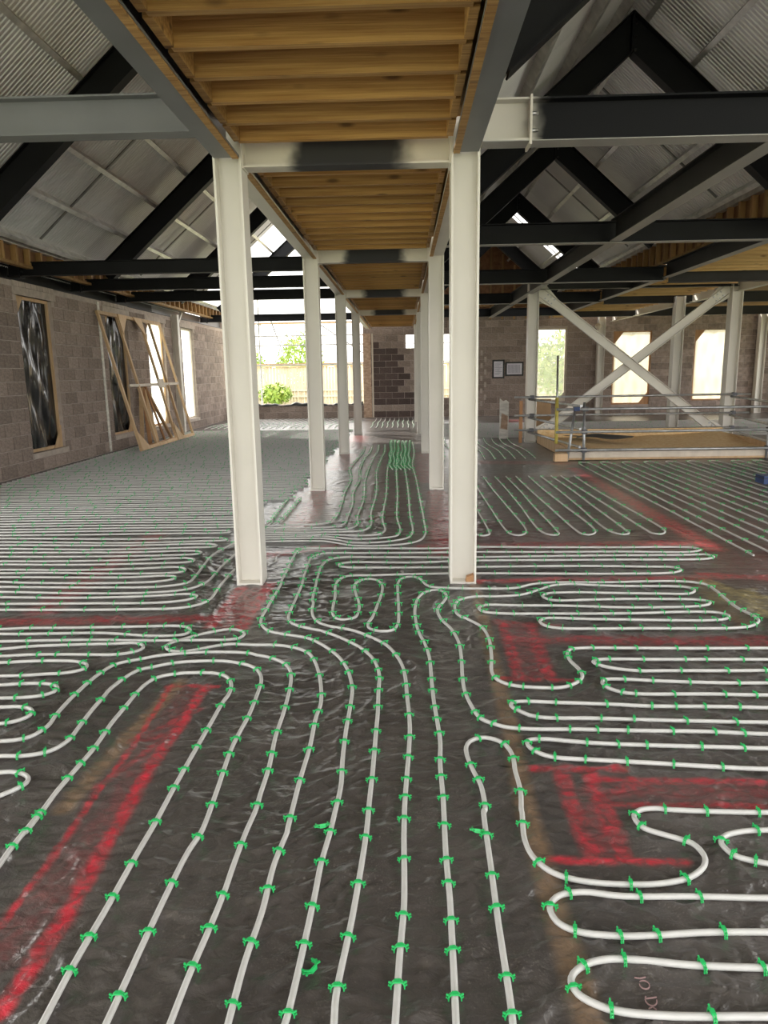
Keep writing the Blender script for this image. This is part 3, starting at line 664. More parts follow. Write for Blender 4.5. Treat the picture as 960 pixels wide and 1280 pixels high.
# gable ends near the camera are open; wall post beside the white window
o = fix_normals(MB().ibeam((XW+.09, 20.45, 0), (XW+.09, 20.45, 3.3), .18, .18, .014, .010, up=(1, 0, 0)).build('wall_post', 'stub_white', None, (XW+.09, 20.45, 0)))
tag(o, 'white steel wall post between the bright film windows', 'column')
fix_normals(MB().bar((XW+.12, 20.55, 3.05), (XW+.12, 21.0, 3.42), .06, .06).build('strut', 'stub_white', o, None))
o.children[0].matrix_parent_inverse = Matrix.Translation(-o.location)

# ------------------------------------------------------------------ braced frame, pit, guard rails
BY = 16.55
bl = column(2.80, 3.03, BY-.1, 3.62, 'white braced frame post nearer the corridor', grp='braced frame posts')
br_ = column(7.26, 7.50, BY-.1, 3.45, 'white braced frame post further from the corridor', grp='braced frame posts')
for x, y, lab in ((7.10, 19.0, 'white steel post between the braced frame and the cream film windows'), (7.02, 26.0, 'white steel post against the end wall between the clear and cream windows'), (12.65, 26.0, 'white steel post against the end wall beyond the last cream window')):
    column(x-.12, x+.12, y, 3.42, lab, grp='outer white posts')
def brace(p, q, lab, dy):
    e = empty('diagonal_brace', (p[0], BY+dy, p[1]), lab, 'brace', 'crossed braces')
    P, Q = np.array([p[0], BY+dy, p[1]]), np.array([q[0], BY+dy, q[1]]); d = (Q-P)/np.linalg.norm(Q-P); up = np.array([-d[2], 0, d[0]])
    fix_normals(MB().channel(P, Q, .20, .07, .012, up=up, side=1).build('channel', 'white_paint', e))
    for c, s_ in ((P, 1), (Q, -1)):
        pl = fix_normals(MB().prism([c+d*s_*.42+up*.10, c+d*s_*.42-up*.10, c-d*s_*.10-up*.20, c-d*s_*.10+up*.20], (0, -.014, 0)).build('gusset_plate', 'white_paint', e))
        b = MB(); bolts(b, [c+d*s_*(.12+.09*i)+up*v+np.array([0, -.02, 0]) for i in range(3) for v in (-.05, .05)], (0, 1, 0), .018, .04); b.build('bolts', 'bolt', pl)
brace((3.10, 3.30), (7.18, .16), 'white channel brace rising towards the corridor', -.02)
brace((3.10, .16), (7.18, 3.30), 'white channel brace rising away from the corridor', .06)
o = fix_normals(MB().ibeam((2.9, BY, 3.50), (7.4, BY, 3.50), .24, .15).build('frame_beam', 'dark_steel', None, (2.9, BY, 3.38))); tag(o, 'dark head beam joining the two braced frame posts', 'beam')

PX0, PX1, PY0, PY1 = 3.02, 7.15, 13.10, 16.25
e = empty('floor_pit', ((PX0+PX1)/2, (PY0+PY1)/2, 0), 'timber edged floor pit inside the guard rails', 'pit')
MB().box(PX0, PX1, PY0, PY0+.05, 0, .17).build('edge_board', 'pale_timber', e); MB().box(PX0-.02, PX1, PY0-.03, PY0+.06, .0, .035).build('edge_batten', 'pine', e)
MB().box(PX0, PX1, PY1-.05, PY1, 0, .30).build('edge_board', 'sand_ply', e)
MB().box(PX0, PX0+.05, PY0+.05, PY1-.05, 0, .20).build('edge_board', 'pine', e); MB().box(PX1-.05, PX1, PY0+.05, PY1-.05, 0, .20).build('edge_board', 'pine', e)
V, F = sheet_grid(lambda u, v: (PX0+.05+(PX1-PX0-.1)*u, PY0+.05+(PY1-PY0-.1)*v, .05+.05*math.sin(5*u+3*v)+.03*math.sin(17*u+4)*math.sin(9*v)+.10*v), 40, 24)
m = MB(); m.add(V, F, True); m.build('sand_fill', 'sand_ply', e)
V, F = sheet_grid(lambda u, v: (3.55+1.15*u+.1*math.sin(5*v), 14.9+.75*v+.15*math.sin(4*u), .215+.03*math.sin(7*u+3*v)), 12, 8)
m = MB(); m.add(V, F, True); o = m.build('plastic_offcut', 'black_plastic_rough'); tag(o, 'scrap of black plastic lying in the timber edged pit', 'plastic sheet')
o = MB().box(2.72, 2.95, 12.85, 13.0, 0, .14).build('timber_block', 'pine', None, (2.83, 12.9, 0)); tag(o, 'short timber block at the corner of the pit edging', 'timber')
def rail(p, q, lab, mat='tube', name='guard_rail', grp='scaffold guard rails', r=.024, coup=()):
    e = empty(name, p, lab, 'scaffold tube', grp)
    MB().tube([p, q], r, 10).build('tube', mat, e)
    for c in coup:
        c = np.array(c, float); MB().box(c[0]-.045, c[0]+.045, c[1]-.045, c[1]+.045, c[2]-.04, c[2]+.04).build('coupler', 'coupler', e)
    return e
fy = 13.04
for z, nm in ((.93, 'top'), (.52, 'middle'), (.19, 'bottom')):
    rail((2.75, fy-.06, z), (7.3, fy-.06, z), 'galvanised %s guard rail along the pit side facing the pipes' % nm)
    rail((2.5, BY-.26, z+.10), (7.75, BY-.26, z+.10), 'galvanised %s guard rail along the pit side clamped to the braced posts' % nm, coup=((2.90, BY-.24, z+.10), (7.40, BY-.24, z+.10)))
    rail((2.84, BY-.20, z+.05), (3.2, fy-.02, z+.05), 'galvanised %s guard rail on the pit side nearer the corridor' % nm)
    rail((7.35, BY-.20, z+.05), (6.75, fy-.02, z+.05), 'galvanised %s guard rail on the pit side away from the corridor' % nm)
rail((3.28, fy, 0), (3.26, fy, 1.05), 'upright scaffold tube carrying the rails at the pit corner', name='scaffold_post', coup=((3.27, fy-.03, .93), (3.27, fy-.03, .52), (3.27, fy-.03, .19)))
rail((2.98, fy, 0), (3.10, fy, .95), 'slightly tilted scaffold tube with blue couplers at the pit corner', name='scaffold_post')
MB().box(3.06, 3.16, fy-.09, fy+.02, .90, .97).build('coupler', 'blue', bpy.context.scene.objects[-1] if False else [o for o in COL.objects if o.name.startswith('scaffold_post')][-1])
rail((6.58, fy, 0), (6.58, fy, .98), 'upright scaffold tube with a pale blue head at the pit corner', name='scaffold_post', coup=((6.58, fy-.03, .93), (6.58, fy-.03, .52), (6.58, fy-.03, .19)))
e = rail((3.0, 14.1, .2), (2.98, 14.1, 1.9), 'tall thin scaffold tube sleeved in yellow over its lower half', name='scaffold_post', r=.02)
MB().tube([(3.0, 14.1, .2), (2.99, 14.1, 1.1)], .034, 8).build('yellow_sleeve', 'yellow', e)
o = MB().bar((3.28, 16.95, .0), (3.28, 17.15, .95), .42, .02, up=(0, 1, .4)).build('board_offcut', 'cardboard', None, (3.28, 16.95, 0)); tag(o, 'brown board leaning by the braced post near the corridor', 'board')
o = MB().box(2.62, 2.69, 16.3, 16.36, 0, .95).build('timber_stake', 'pine_red', None, (2.65, 16.3, 0)); tag(o, 'red brown timber stake beside the braced post', 'timber')
e = empty('insulation_offcut', (2.42, 17.4, 0), 'pale stained insulation offcut standing behind the braced post', 'board')
fix_normals(MB().prism([(2.32, 17.36, 0), (2.53, 17.36, 0), (2.53, 17.36, .88), (2.47, 17.36, .93), (2.40, 17.36, .90), (2.32, 17.36, .97)], (0, .09, 0)).build('board', 'foam_strip', e))
fix_normals(MB().prism([(2.34, 17.355, .25), (2.50, 17.355, .22), (2.51, 17.355, .55), (2.36, 17.355, .62)], (0, -.006, 0)).build('torn_facing', 'rough_jamb', e))
o = MB().box(5.02, 5.34, 9.95, 10.2, .02, .13).build('tool_case', 'blue', None, (5.18, 10.07, .02)); tag(o, 'dark blue case lying on the pipe field', 'case')
MB().box(5.12, 5.24, 9.92, 9.95, .06, .09).build('handle', 'black_plastic_rough', o); MB().box(5.015, 5.345, 9.945, 10.205, .095, .105).build('lid_seam', 'black_plastic_rough', o)

# ------------------------------------------------------------------ notices, work lamp
def notice(x0, x1, z0, z1, lab, rows, land):
    e = empty('notice_board', ((x0+x1)/2, YB, z0), lab, 'notice', 'notices on the end wall')
    MB().box(x0, x1, YB-.035, YB-.005, z0, z1).build('frame', 'black_plastic_rough', e)
    m_ = .055; sx0, sx1, sz0, sz1 = x0+m_, x1-m_, z0+m_, z1-m_
    MB().box(sx0, sx1, YB-.04, YB-.035, sz0, sz1).build('sheet', 'paper', e)
    t = MB()
    for i in range(rows):
        if land:
            xx = sx0+.04+(sx1-sx0-.1)*i/rows; t.box(xx, xx+.012, YB-.042, YB-.04, sz0+.05, sz1-.05)
        else:
            zz = sz1-.06-(sz1-sz0-.1)*i/rows; t.box(sx0+.03, sx1-.03-.05*(i % 3), YB-.042, YB-.04, zz-.012, zz)
    t.build('print', 'ink', e)
notice(3.21, 3.64, 1.34, 2.0, 'upright notice in a dark frame on the block wall', 9, False)
notice(3.68, 4.33, 1.42, 1.92, 'wide notice in a dark frame on the block wall', 12, True)
e = empty('work_lamp', (6.5, 24.6, 2.95), 'small pale work lamp hanging under the deck by the cream windows', 'lamp')
MB().tube([(6.5, 24.6, 3.62), (6.5, 24.6, 3.1)], .008, 6).build('cable', 'black_plastic_rough', e)
V = []; F = []
for i in range(7):
    r = .12*math.sin(math.pi*(i+.5)/7); zz = 3.12-.2*i/6
    V += [(6.5+r*math.cos(a*math.pi/5), 24.6+r*math.sin(a*math.pi/5), zz) for a in range(10)]
F = [(i*10+j, i*10+(j+1) % 10, (i+1)*10+(j+1) % 10, (i+1)*10+j) for i in range(6) for j in range(10)]
m = MB(); m.add(V, F, True); m.build('shade', 'pale_timber', e)

# ------------------------------------------------------------------ timber frames leaning on the window wall
def lean_frame(y0, y1, foot, posts, lab, top=3.0, xt=XW+.06, mid=True, mat='pine'):
    e = empty('window_frame', (foot, (y0+y1)/2, 0), lab, 'timber frame', 'leaning timber frames')
    def P(y, t): return np.array([foot+(xt-foot)*t, y, .03+(top-.03)*t])
    nrm = np.array([top, 0, foot-xt]); nrm /= np.linalg.norm(nrm)
    for y in posts: MB().bar(P(y, 0), P(y+(.42 if False else 0), 1), .075, .05, up=nrm).build('post', mat, e)
    for t in (0.012, .99): MB().bar(P(y0, t), P(y1, t), .075, .05, up=nrm).build('rail', mat, e)
    if mid: MB().bar(P(y0+.5, .47), P(y1, .47), .06, .05, up=nrm).build('rail', 'pale_timber', e)
    for y, t, s_, d in ((y0, 0, 1, 1), (posts[2], 0, 1, 1), (posts[1], 1, 1, -1), (posts[2], 1, -1, -1)):
        fix_normals(MB().prism([P(y, t)+nrm*.03, P(y+.55*s_, t)+nrm*.03, P(y, t+.15*d)+nrm*.03], nrm*.015).build('corner_gusset', mat, e))
    fix_normals(MB().prism([P(posts[2]-.22, .44)+nrm*.03, P(posts[2]+.22, .44)+nrm*.03, P(posts[2]+.22, .51)+nrm*.03, P(posts[2]-.22, .51)+nrm*.03], nrm*.02).build('joint_plate', 'pale_timber', e))
lean_frame(15.25, 19.2, -5.72, [15.3, 16.3, 17.75, 18.35, 19.15], 'large pale timber frame with cross rail leaning against the window wall')
def stick(p, q, lab, mat='pine_red', w_=.09, t_=.04):
    o = MB().bar(p, q, w_, t_).build('timber_offcut', mat, None, p); tag(o, lab, 'timber', 'timber offcuts behind the leaning frame')
for i, (a, b) in enumerate([((-6.15, 16.5, .02), (-6.42, 17.42, 1.35)), ((-6.12, 16.95, .02), (-6.42, 17.52, 1.45)), ((-6.1, 17.4, .02), (-6.42, 17.62, 1.30)), ((-6.1, 17.95, .02), (-6.42, 17.74, 1.38)), ((-6.1, 18.5, .02), (-6.42, 17.86, 1.25)), ((-5.92, 16.1, .05), (-5.92, 18.2, .05))]):
    stick(a, b, 'red brown timber offcut propped behind the large leaning frame', 'pine_red' if i % 2 else 'pine')

# ------------------------------------------------------------------ heating pipes
PIPES = []
def catmull(P, ds_k=.010):
    P = np.array(P); keep = [0]+[i for i in range(1, len(P)) if np.linalg.norm(P[i]-P[i-1]) > 1e-4]; P = P[keep]
    Q = np.vstack([2*P[0]-P[1], P, 2*P[-1]-P[-2]]); out = []
    for i in range(1, len(Q)-2):
        p0, p1, p2, p3 = Q[i-1:i+3]; t0 = 0.; t1 = t0+np.linalg.norm(p1-p0)**.5; t2 = t1+np.linalg.norm(p2-p1)**.5; t3 = t2+np.linalg.norm(p3-p2)**.5
        ln = np.linalg.norm(p2-p1); n = max(2, min(40, int(ln/max(.02, ds_k*max(1.5, p1[1])))+1))
        for t in np.linspace(t1, t2, n, endpoint=False):
            A1 = (t1-t)/(t1-t0)*p0+(t-t0)/(t1-t0)*p1; A2 = (t2-t)/(t2-t1)*p1+(t-t1)/(t2-t1)*p2; A3 = (t3-t)/(t3-t2)*p2+(t-t2)/(t3-t2)*p3
            B1 = (t2-t)/(t2-t0)*A1+(t-t0)/(t2-t0)*A2; B2 = (t3-t)/(t3-t1)*A2+(t-t1)/(t3-t1)*A3
            out.append((t2-t)/(t2-t1)*B1+(t-t1)/(t2-t1)*B2)
    out.append(P[-1]); return np.array(out)
PR = .0098
def pipe_world(P2, lab, grp, sides=8, clip=True, straight=False, cs=(.20, .40)):
    C = np.array(P2, float) if straight else catmull(P2)
    C3 = np.c_[C[:, 0], C[:, 1], np.full(len(C), PR)]
    o = MB().tube(C3, PR, sides).build('heating_pipe', 'pipe', None, (C3[0][0], C3[0][1], 0)); tag(o, lab, 'pipe', grp)
    if clip: PIPES.append((C, cs, lab))
    return o
def pipe(segs, lab, grp='white underfloor heating pipes', ext=None, cs=(.11, .26)):
    px = []
    for reg, pts in segs: px += Z(reg, pts)
    P = [px_floor(x, y, PR)[:2] for x, y in px]
    def extend(P, at_end, L_=.7):
        a, b = (P[-2], P[-1]) if at_end else (P[1], P[0]); d = (b-a)/np.linalg.norm(b-a)
        if abs(d[0]) > 1.2*abs(d[1]): d = np.array([math.copysign(1, d[0]), 0.]); L_ = 2.2    # rows run on parallel to the frames
        return P+[b+d*L_*.3, b+d*L_*.6, b+d*L_] if at_end else [b+d*L_, b+d*L_*.6, b+d*L_*.3]+P
    if ext in ('start', 'both'): P = extend(P, False)
    if ext in ('end', 'both'): P = extend(P, True)
    return pipe_world(P, lab, grp, cs=cs)
pipe([('7', [(0, 160), (30, 118), (105, 28)]), ('4', [(90, 791), (150, 715), (200, 648), (258, 580), (330, 497), (395, 405), (435, 357), (510, 272), (555, 245), (620, 232), (700, 228), (765, 231), (803, 245), (816, 267), (810, 300), (785, 335), (745, 405), (690, 500), (625, 615), (540, 772)]), ('7', [(347, 127), (262, 278), (185, 410), (105, 560)])],
     'white heating pipe looping tightly around the head of the long red stripe', ext='both')
pipe([('7', [(265, 560), (307, 470), (383, 305), (470, 130)]), ('4', [(710, 791), (762, 655), (820, 490), (880, 375), (908, 305), (922, 260), (920, 238), (905, 216), (880, 203), (800, 188), (720, 187), (620, 193), (540, 208), (495, 217), (455, 237), (390, 285), (360, 320), (325, 360), (275, 425), (240, 468), (180, 503), (100, 520), (0, 522)])],
     'white heating pipe making the second loop outside the red stripe', ext='both')
pipe([('7', [(425, 560), (470, 445), (525, 318), (560, 232), (583, 165), (615, 80)]), ('5', [(0, 880), (15, 828), (45, 735), (70, 620), (97, 540), (120, 450), (124, 412), (118, 385), (95, 362), (40, 342), (0, 335)]), ('4', [(885, 160), (760, 155), (645, 160), (560, 168), (497, 180), (410, 198), (347, 235), (262, 308), (200, 375), (168, 417), (110, 453), (60, 465), (0, 470)])],
     'white heating pipe making the third loop outside the red stripe', ext='both')
pipe([('7', [(570, 560), (612, 405), (655, 280), (685, 162), (718, 80)]), ('5', [(110, 960), (155, 778), (190, 660), (212, 555), (228, 510), (230, 455), (218, 385), (200, 345), (180, 325), (130, 308), (70, 300), (0, 300)]), ('4', [(805, 128), (740, 138), (690, 148), (640, 154), (600, 150), (585, 138), (600, 125), (640, 112), (690, 98), (745, 85), (810, 75), (850, 80), (863, 92), (845, 106), (805, 112), (735, 113), (630, 114), (490, 115), (385, 113), (285, 113), (150, 115), (0, 118)])],
     'white heating pipe ending in a flat fishhook loop near the red column foot', ext='both')
T1a = ('3', [(78, 297), (300, 298), (500, 298), (735, 299), (758, 304), (735, 311), (500, 311), (300, 312), (78, 312)])
pipe([('7', [(712, 560), (720, 535), (785, 248), (803, 158)]), ('5', [(262, 960), (275, 905), (300, 795), (305, 713), (317, 607), (333, 515), (340, 460), (335, 425), (322, 385), (290, 340), (230, 297), (180, 275), (100, 262), (50, 252), (22, 232), (18, 210), (45, 160), (90, 80)]), ('2', [(165, 600), (200, 530), (225, 482), (245, 468), (300, 465), (400, 465), (550, 465), (700, 466), (828, 465)]), T1a,
      ('2', [(700, 483), (500, 484), (330, 486), (290, 500), (270, 540), (255, 580), (250, 605), (222, 670), (196, 730)]), ('5', [(115, 205), (130, 225), (180, 240), (230, 250), (300, 275), (370, 310), (408, 342), (425, 370), (435, 405), (432, 470), (430, 537), (425, 592), (412, 745), (400, 855), (390, 960)]), ('7', [(893, 226), (875, 322), (840, 490), (835, 560)])],
     'white heating pipe sweeping past the white column foot, out beyond the next column and back', ext='both')
pipe([('8', [(28, 560), (40, 380), (50, 265), (50, 85)]), ('5', [(525, 865), (540, 665), (543, 600), (540, 540), (533, 480), (527, 415), (515, 370), (490, 330), (460, 300), (400, 270), (340, 248), (285, 238), (235, 227), (205, 205), (198, 180), (202, 150)]), ('2', [(290, 675), (300, 625), (312, 575), (330, 530), (360, 509), (400, 502), (550, 501), (700, 501), (828, 502)]), ('3', [(400, 323), (700, 321), (780, 320), (798, 326), (780, 332), (500, 335), (78, 338)]),
      ('2', [(700, 522), (500, 521), (430, 522), (400, 527), (396, 535), (430, 541), (550, 542), (700, 542), (828, 541)]), ('3', [(400, 354), (600, 356), (680, 358), (700, 365), (680, 373), (500, 377), (78, 376)]),
      ('2', [(700, 568), (540, 573), (430, 576), (395, 592), (381, 618), (382, 650), (372, 700), (372, 730), (390, 747), (420, 751), (458, 742), (475, 715), (475, 680), (464, 648), (458, 620), (466, 602), (500, 588), (540, 590), (565, 606), (568, 640), (550, 690), (530, 740), (511, 770), (522, 788), (570, 797), (610, 792), (630, 770), (635, 720), (632, 650), (633, 602), (650, 584), (690, 578), (720, 587), (745, 611), (775, 621), (830, 624), (900, 626)]),
      ('3', [(80, 422), (200, 420), (250, 409), (300, 404), (480, 403), (600, 400), (700, 400), (770, 408), (800, 425), (830, 450), (870, 480), (920, 505), (932, 520), (905, 535), (850, 540), (720, 541), (560, 541), (420, 542), (330, 540), (290, 532), (275, 520), (288, 511), (320, 510), (420, 513), (550, 515), (680, 517), (780, 517), (832, 513), (843, 503), (812, 494), (680, 492), (600, 495), (420, 497), (270, 497), (190, 497), (112, 492), (92, 481), (112, 471), (200, 472), (340, 473), (520, 478), (620, 478), (740, 475), (782, 469), (784, 460), (745, 455), (620, 453), (520, 453), (430, 455), (310, 456), (283, 444), (300, 436), (380, 433), (500, 435), (640, 437), (720, 437), (740, 430), (733, 421), (700, 416), (520, 414), (430, 411), (360, 408), (310, 413), (270, 426), (220, 440), (150, 445), (75, 446), (34, 456), (20, 475), (30, 500)]),
      ('6', [(60, 178), (100, 200), (122, 235), (130, 285), (133, 340), (150, 360), (190, 375), (260, 382), (340, 382), (385, 368), (403, 350), (395, 330), (365, 300), (357, 280), (367, 268), (400, 264), (540, 264), (770, 265), (960, 264)])],
     'long white heating pipe zigzagging beside the white column, over the red T mark and off', ext='both')
pipe([('8', [(180, 560), (175, 440), (170, 345), (165, 250), (155, 140), (148, 0)]), ('5', [(650, 720), (650, 640), (638, 560), (628, 500), (622, 450), (616, 380), (612, 345), (598, 300), (575, 255), (563, 210), (562, 165), (575, 130), (600, 112), (640, 105), (664, 114), (672, 130), (660, 150), (643, 168), (641, 185), (655, 210), (690, 245), (715, 290), (725, 350), (728, 405), (735, 455), (755, 505), (795, 560), (840, 578), (885, 590)]), ('6', [(250, 507), (390, 508), (490, 510), (590, 512), (790, 515), (960, 522)])],
     'white heating pipe with a narrow bulb shaped bend below the white column foot', ext='both')
pipe([('8', [(322, 560), (318, 520), (285, 300), (268, 172), (250, 25)]), ('5', [(808, 885), (795, 800), (765, 740), (745, 690), (742, 660), (755, 640), (790, 627), (830, 630), (870, 645), (895, 670), (908, 700), (915, 745), (928, 790), (935, 830), (937, 885)]), ('8', [(345, 30), (352, 100), (375, 145), (425, 183), (500, 203), (605, 211), (700, 208), (765, 193), (800, 165), (800, 138), (770, 108), (720, 92), (650, 70), (630, 52), (625, 38), (640, 25), (680, 21), (715, 24), (870, 30), (960, 31)])],
     'white heating pipe with an arched hairpin, then curling under the lower red mark', ext='both')
HP = 'white heating pipe hairpins off the brown tape line'
def hp(reg, pts, lab): pipe([(reg, pts)], lab, HP, ext='both')
hp('8', [(960, 245), (775, 241), (590, 240), (500, 230), (440, 238), (415, 262), (420, 287), (440, 310), (490, 330), (590, 340), (680, 338), (800, 331), (960, 330)], 'white heating pipe hairpin whose bend lies across the brown tape')
hp('8', [(960, 420), (760, 412), (640, 400), (560, 398), (505, 411), (473, 435), (468, 457), (485, 485), (540, 515), (600, 530), (720, 540), (910, 541), (960, 541)], 'white heating pipe hairpin enclosing the pink chalk marks')
hp('8', [(960, 75), (900, 78), (856, 88), (842, 102), (850, 118), (880, 140), (955, 158), (985, 162)], 'short white heating pipe hairpin beside the curl at the lower red mark')
hp('6', [(960, 627), (800, 620), (600, 608), (450, 600), (310, 590), (265, 575), (240, 556), (240, 541), (285, 537), (360, 543), (460, 550), (590, 555), (850, 562), (960, 565)], 'white heating pipe hairpin just above the lower red mark')
hp('6', [(960, 487), (840, 485), (620, 480), (450, 475), (265, 470), (215, 453), (189, 437), (194, 427), (230, 424), (320, 427), (500, 433), (600, 438), (840, 440), (960, 443)], 'white heating pipe hairpin reaching closest to the brown tape between the red marks')
hp('6', [(960, 405), (780, 402), (690, 402), (590, 402), (525, 397), (480, 383), (462, 368), (472, 358), (510, 357), (620, 362), (800, 368), (960, 369)], 'white heating pipe hairpin with the shortest reach between the red marks')
hp('6', [(960, 331), (850, 332), (660, 332), (570, 332), (500, 325), (450, 314), (435, 305), (452, 299), (510, 297), (600, 298), (800, 298), (960, 298)], 'white heating pipe hairpin just below the upper red mark')
LH = 'white heating pipe hairpins pointing at the red stripe'
def lh(pts, lab): pipe([('4', pts)], lab, LH, ext='both')
lh([(0, 75), (95, 71), (240, 70), (365, 68), (515, 65), (610, 63), (655, 66), (672, 78), (655, 92), (600, 98), (520, 98), (400, 90), (330, 88), (200, 90), (90, 92), (0, 92)], 'white heating pipe hairpin just below the wide red band')
lh([(0, 145), (100, 136), (240, 130), (400, 126), (480, 124), (506, 133), (498, 147), (445, 160), (390, 165), (360, 165), (240, 164), (105, 165), (0, 170)], 'white heating pipe hairpin tucked under the flat fishhook loop')
lh([(0, 193), (100, 188), (200, 186), (270, 189), (306, 199), (298, 214), (240, 228), (160, 233), (80, 238), (0, 240)], 'white heating pipe hairpin, longest of three stepped ones outside the loops')
lh([(0, 272), (60, 268), (130, 266), (185, 270), (203, 281), (190, 296), (150, 308), (80, 316), (0, 318)], 'white heating pipe hairpin, middle of three stepped ones outside the loops')
lh([(0, 350), (60, 348), (100, 353), (114, 363), (105, 379), (70, 395), (0, 408)], 'white heating pipe hairpin, shortest of three stepped ones outside the loops')
lh([(0, 580), (35, 578), (80, 585), (99, 598), (94, 616), (60, 637), (0, 662)], 'white heating pipe hairpin between the loops beside the red stripe')
LF = 'white heating pipe rows across the floor to the window wall'
def lf(pts, lab, e='both'): pipe([('1', pts)], lab, LF, ext=e, cs=(.2, .42))
def to_wall(pts): return pts
lf([(0, 607), (230, 607), (490, 605), (690, 598), (770, 578), (830, 510), (880, 455)], 'white heating pipe row along the red band that bends off to the column', 'start')
lf([(0, 585), (330, 583), (630, 578), (720, 565), (739, 554), (710, 548), (550, 556), (300, 562), (0, 560)], 'white heating pipe hairpin one row above the wide red band')
lf([(0, 540), (280, 545), (550, 543), (700, 530), (770, 505), (830, 445), (880, 400)], 'white heating pipe row bending off to the column, middle of three', 'start')
lf([(0, 521), (90, 522), (400, 523), (600, 520), (700, 506), (735, 478), (800, 400), (880, 355)], 'white heating pipe row bending off to the column, furthest from the red band', 'start')
for pts in ([(0, 502), (75, 505), (400, 507), (600, 500), (648, 492), (659, 483), (630, 479), (480, 485), (0, 485)],
            [(0, 470), (145, 468), (400, 471), (600, 470), (680, 465), (696, 455), (670, 447), (530, 452), (280, 458), (0, 457)],
            [(0, 437), (280, 438), (600, 432), (710, 427), (729, 419), (700, 413), (500, 420), (200, 425), (0, 425)],
            [(0, 408), (250, 408), (600, 403), (740, 397), (756, 391), (730, 386), (500, 391), (0, 393)],
            [(0, 378), (380, 381), (700, 374), (800, 370), (813, 365), (790, 360), (500, 365), (0, 365)],
            [(0, 353), (500, 356), (760, 349), (840, 346), (851, 342), (830, 338), (500, 342), (0, 340)]):
    lf(pts, 'white heating pipe hairpin in close rows, its bend beside the corridor column foot')
WBIN = [(12.2, 'at blockwork before the lone black window'), (13.5, 'under the lone black plastic window'), (15.3, 'between the lone window and leaning frame'), (19.3, 'behind the large leaning frame'), (21.2, 'by the white wall post'), (99, 'beyond the wall post')]
y = 7.22; k = 0
while y < 20.8:
    tipx = (-1.85 if y < 9 else -1.50)+.05*math.sin(k*1.3); wv = lambda x, s_: .012*math.sin(x*2.1+s_)
    xl = -6.32
    A = [(x, y+wv(x, k)) for x in np.linspace(xl, tipx-.15, 9)]; B = [(x, y+.145+wv(x, k+2)) for x in np.linspace(tipx-.15, xl, 9)]
    pipe_world(A+[(tipx-.03, y+.025), (tipx, y+.072), (tipx-.03, y+.12)]+B, 'white heating pipe hairpin in close rows, wall end '+next(t for yy, t in WBIN if y < yy), LF, sides=6 if y < 12 else 5, cs=(.18, .4))
    y += .29; k += 1
for i in range(22):                                            # rows running lengthwise by the open end
    x = -6.1+.2*i
    pipe_world([(x+.5+.03*math.sin(i), 25.9), (x+.25, 24.2), (x+.04*math.sin(i*2), 23.0), (x, 21.6)], 'white heating pipe lying lengthwise by the low sill wall', 'lengthwise heating pipes by the low sill wall', sides=5, cs=(.3, .6))
# corridor runs
CG = 'white heating pipes running up the corridor'
runs = [[(440, 150), (445, 190), (420, 240), (410, 280), (390, 330), (365, 358), (330, 367), (200, 372), (100, 375)],
        [(480, 150), (480, 190), (455, 240), (450, 290), (430, 340), (415, 368), (375, 379), (240, 384), (100, 384)],
        [(515, 150), (500, 200), (495, 270), (470, 340), (468, 372), (430, 388), (300, 392), (100, 392)],
        [(548, 155), (545, 250), (525, 320), (520, 378), (490, 394), (420, 399), (300, 401), (100, 401)],
        [(590, 150), (585, 250), (570, 350), (577, 398), (545, 411), (470, 414), (380, 411), (250, 409), (100, 410)],
        [(625, 150), (630, 250), (628, 340), (640, 400), (620, 417), (540, 426), (450, 428), (385, 421), (320, 417), (100, 419)],
        [(660, 150), (672, 230), (680, 330), (688, 405), (665, 425), (570, 440), (450, 443), (390, 432), (330, 426), (100, 428)],
        [(705, 190), (720, 270), (735, 350), (740, 410), (715, 435), (650, 449), (560, 455), (450, 454), (400, 446), (340, 437), (240, 436), (100, 438)]]
tops = [(470, 108), (500, 105), (535, 105), (565, 108), (598, 120), (626, 118), (654, 112), (690, 130)]
tops2 = [(500, 60), (530, 55), (555, 52), (580, 50), (605, 40), (630, 38), (655, 38), (690, 40)]
for i, r_ in enumerate(runs):
    pipe([('2', [tops2[i], ((tops2[i][0]+tops[i][0])/2+6, (tops2[i][1]+tops[i][1])/2), tops[i]]+r_)], 'white heating pipe up the corridor, %s from the window side columns' % ORD[i], CG, ext=None, cs=(.25, .5))
for i in range(6):
    x = 603+15*i
    pipe([('2', [(x+3, 34), (x-1+i%2, 52), (x+2-i%3, 72), (x-5, 92), (x+1, 112), (x-4+i%2, 132), (x+8+2*i, 150)])], 'tight wavy heating pipe thick with green clips in the corridor', 'wavy clipped pipes in the corridor', cs=(.10, .2))
for i in range(9):
    x = -1.0+.16*i
    pipe_world([(x, 21.2), (x+.02, 22.2), (x-.01, 23.2), (x+.03, 24.4), (x+.02, 25.7)], 'white heating pipe by the block wall closing the corridor', 'heating pipes at the end of the corridor', sides=5, cs=(.3, .6))
pipe([('2', [(190, 270), (150, 320), (120, 360), (100, 372)])], 'short white heating pipe branching off beside the second column of the window side', CG)
pipe([('2', [(245, 262), (205, 310), (165, 352), (130, 372)])], 'short white heating pipe branching off beside the second column of the window side', CG)
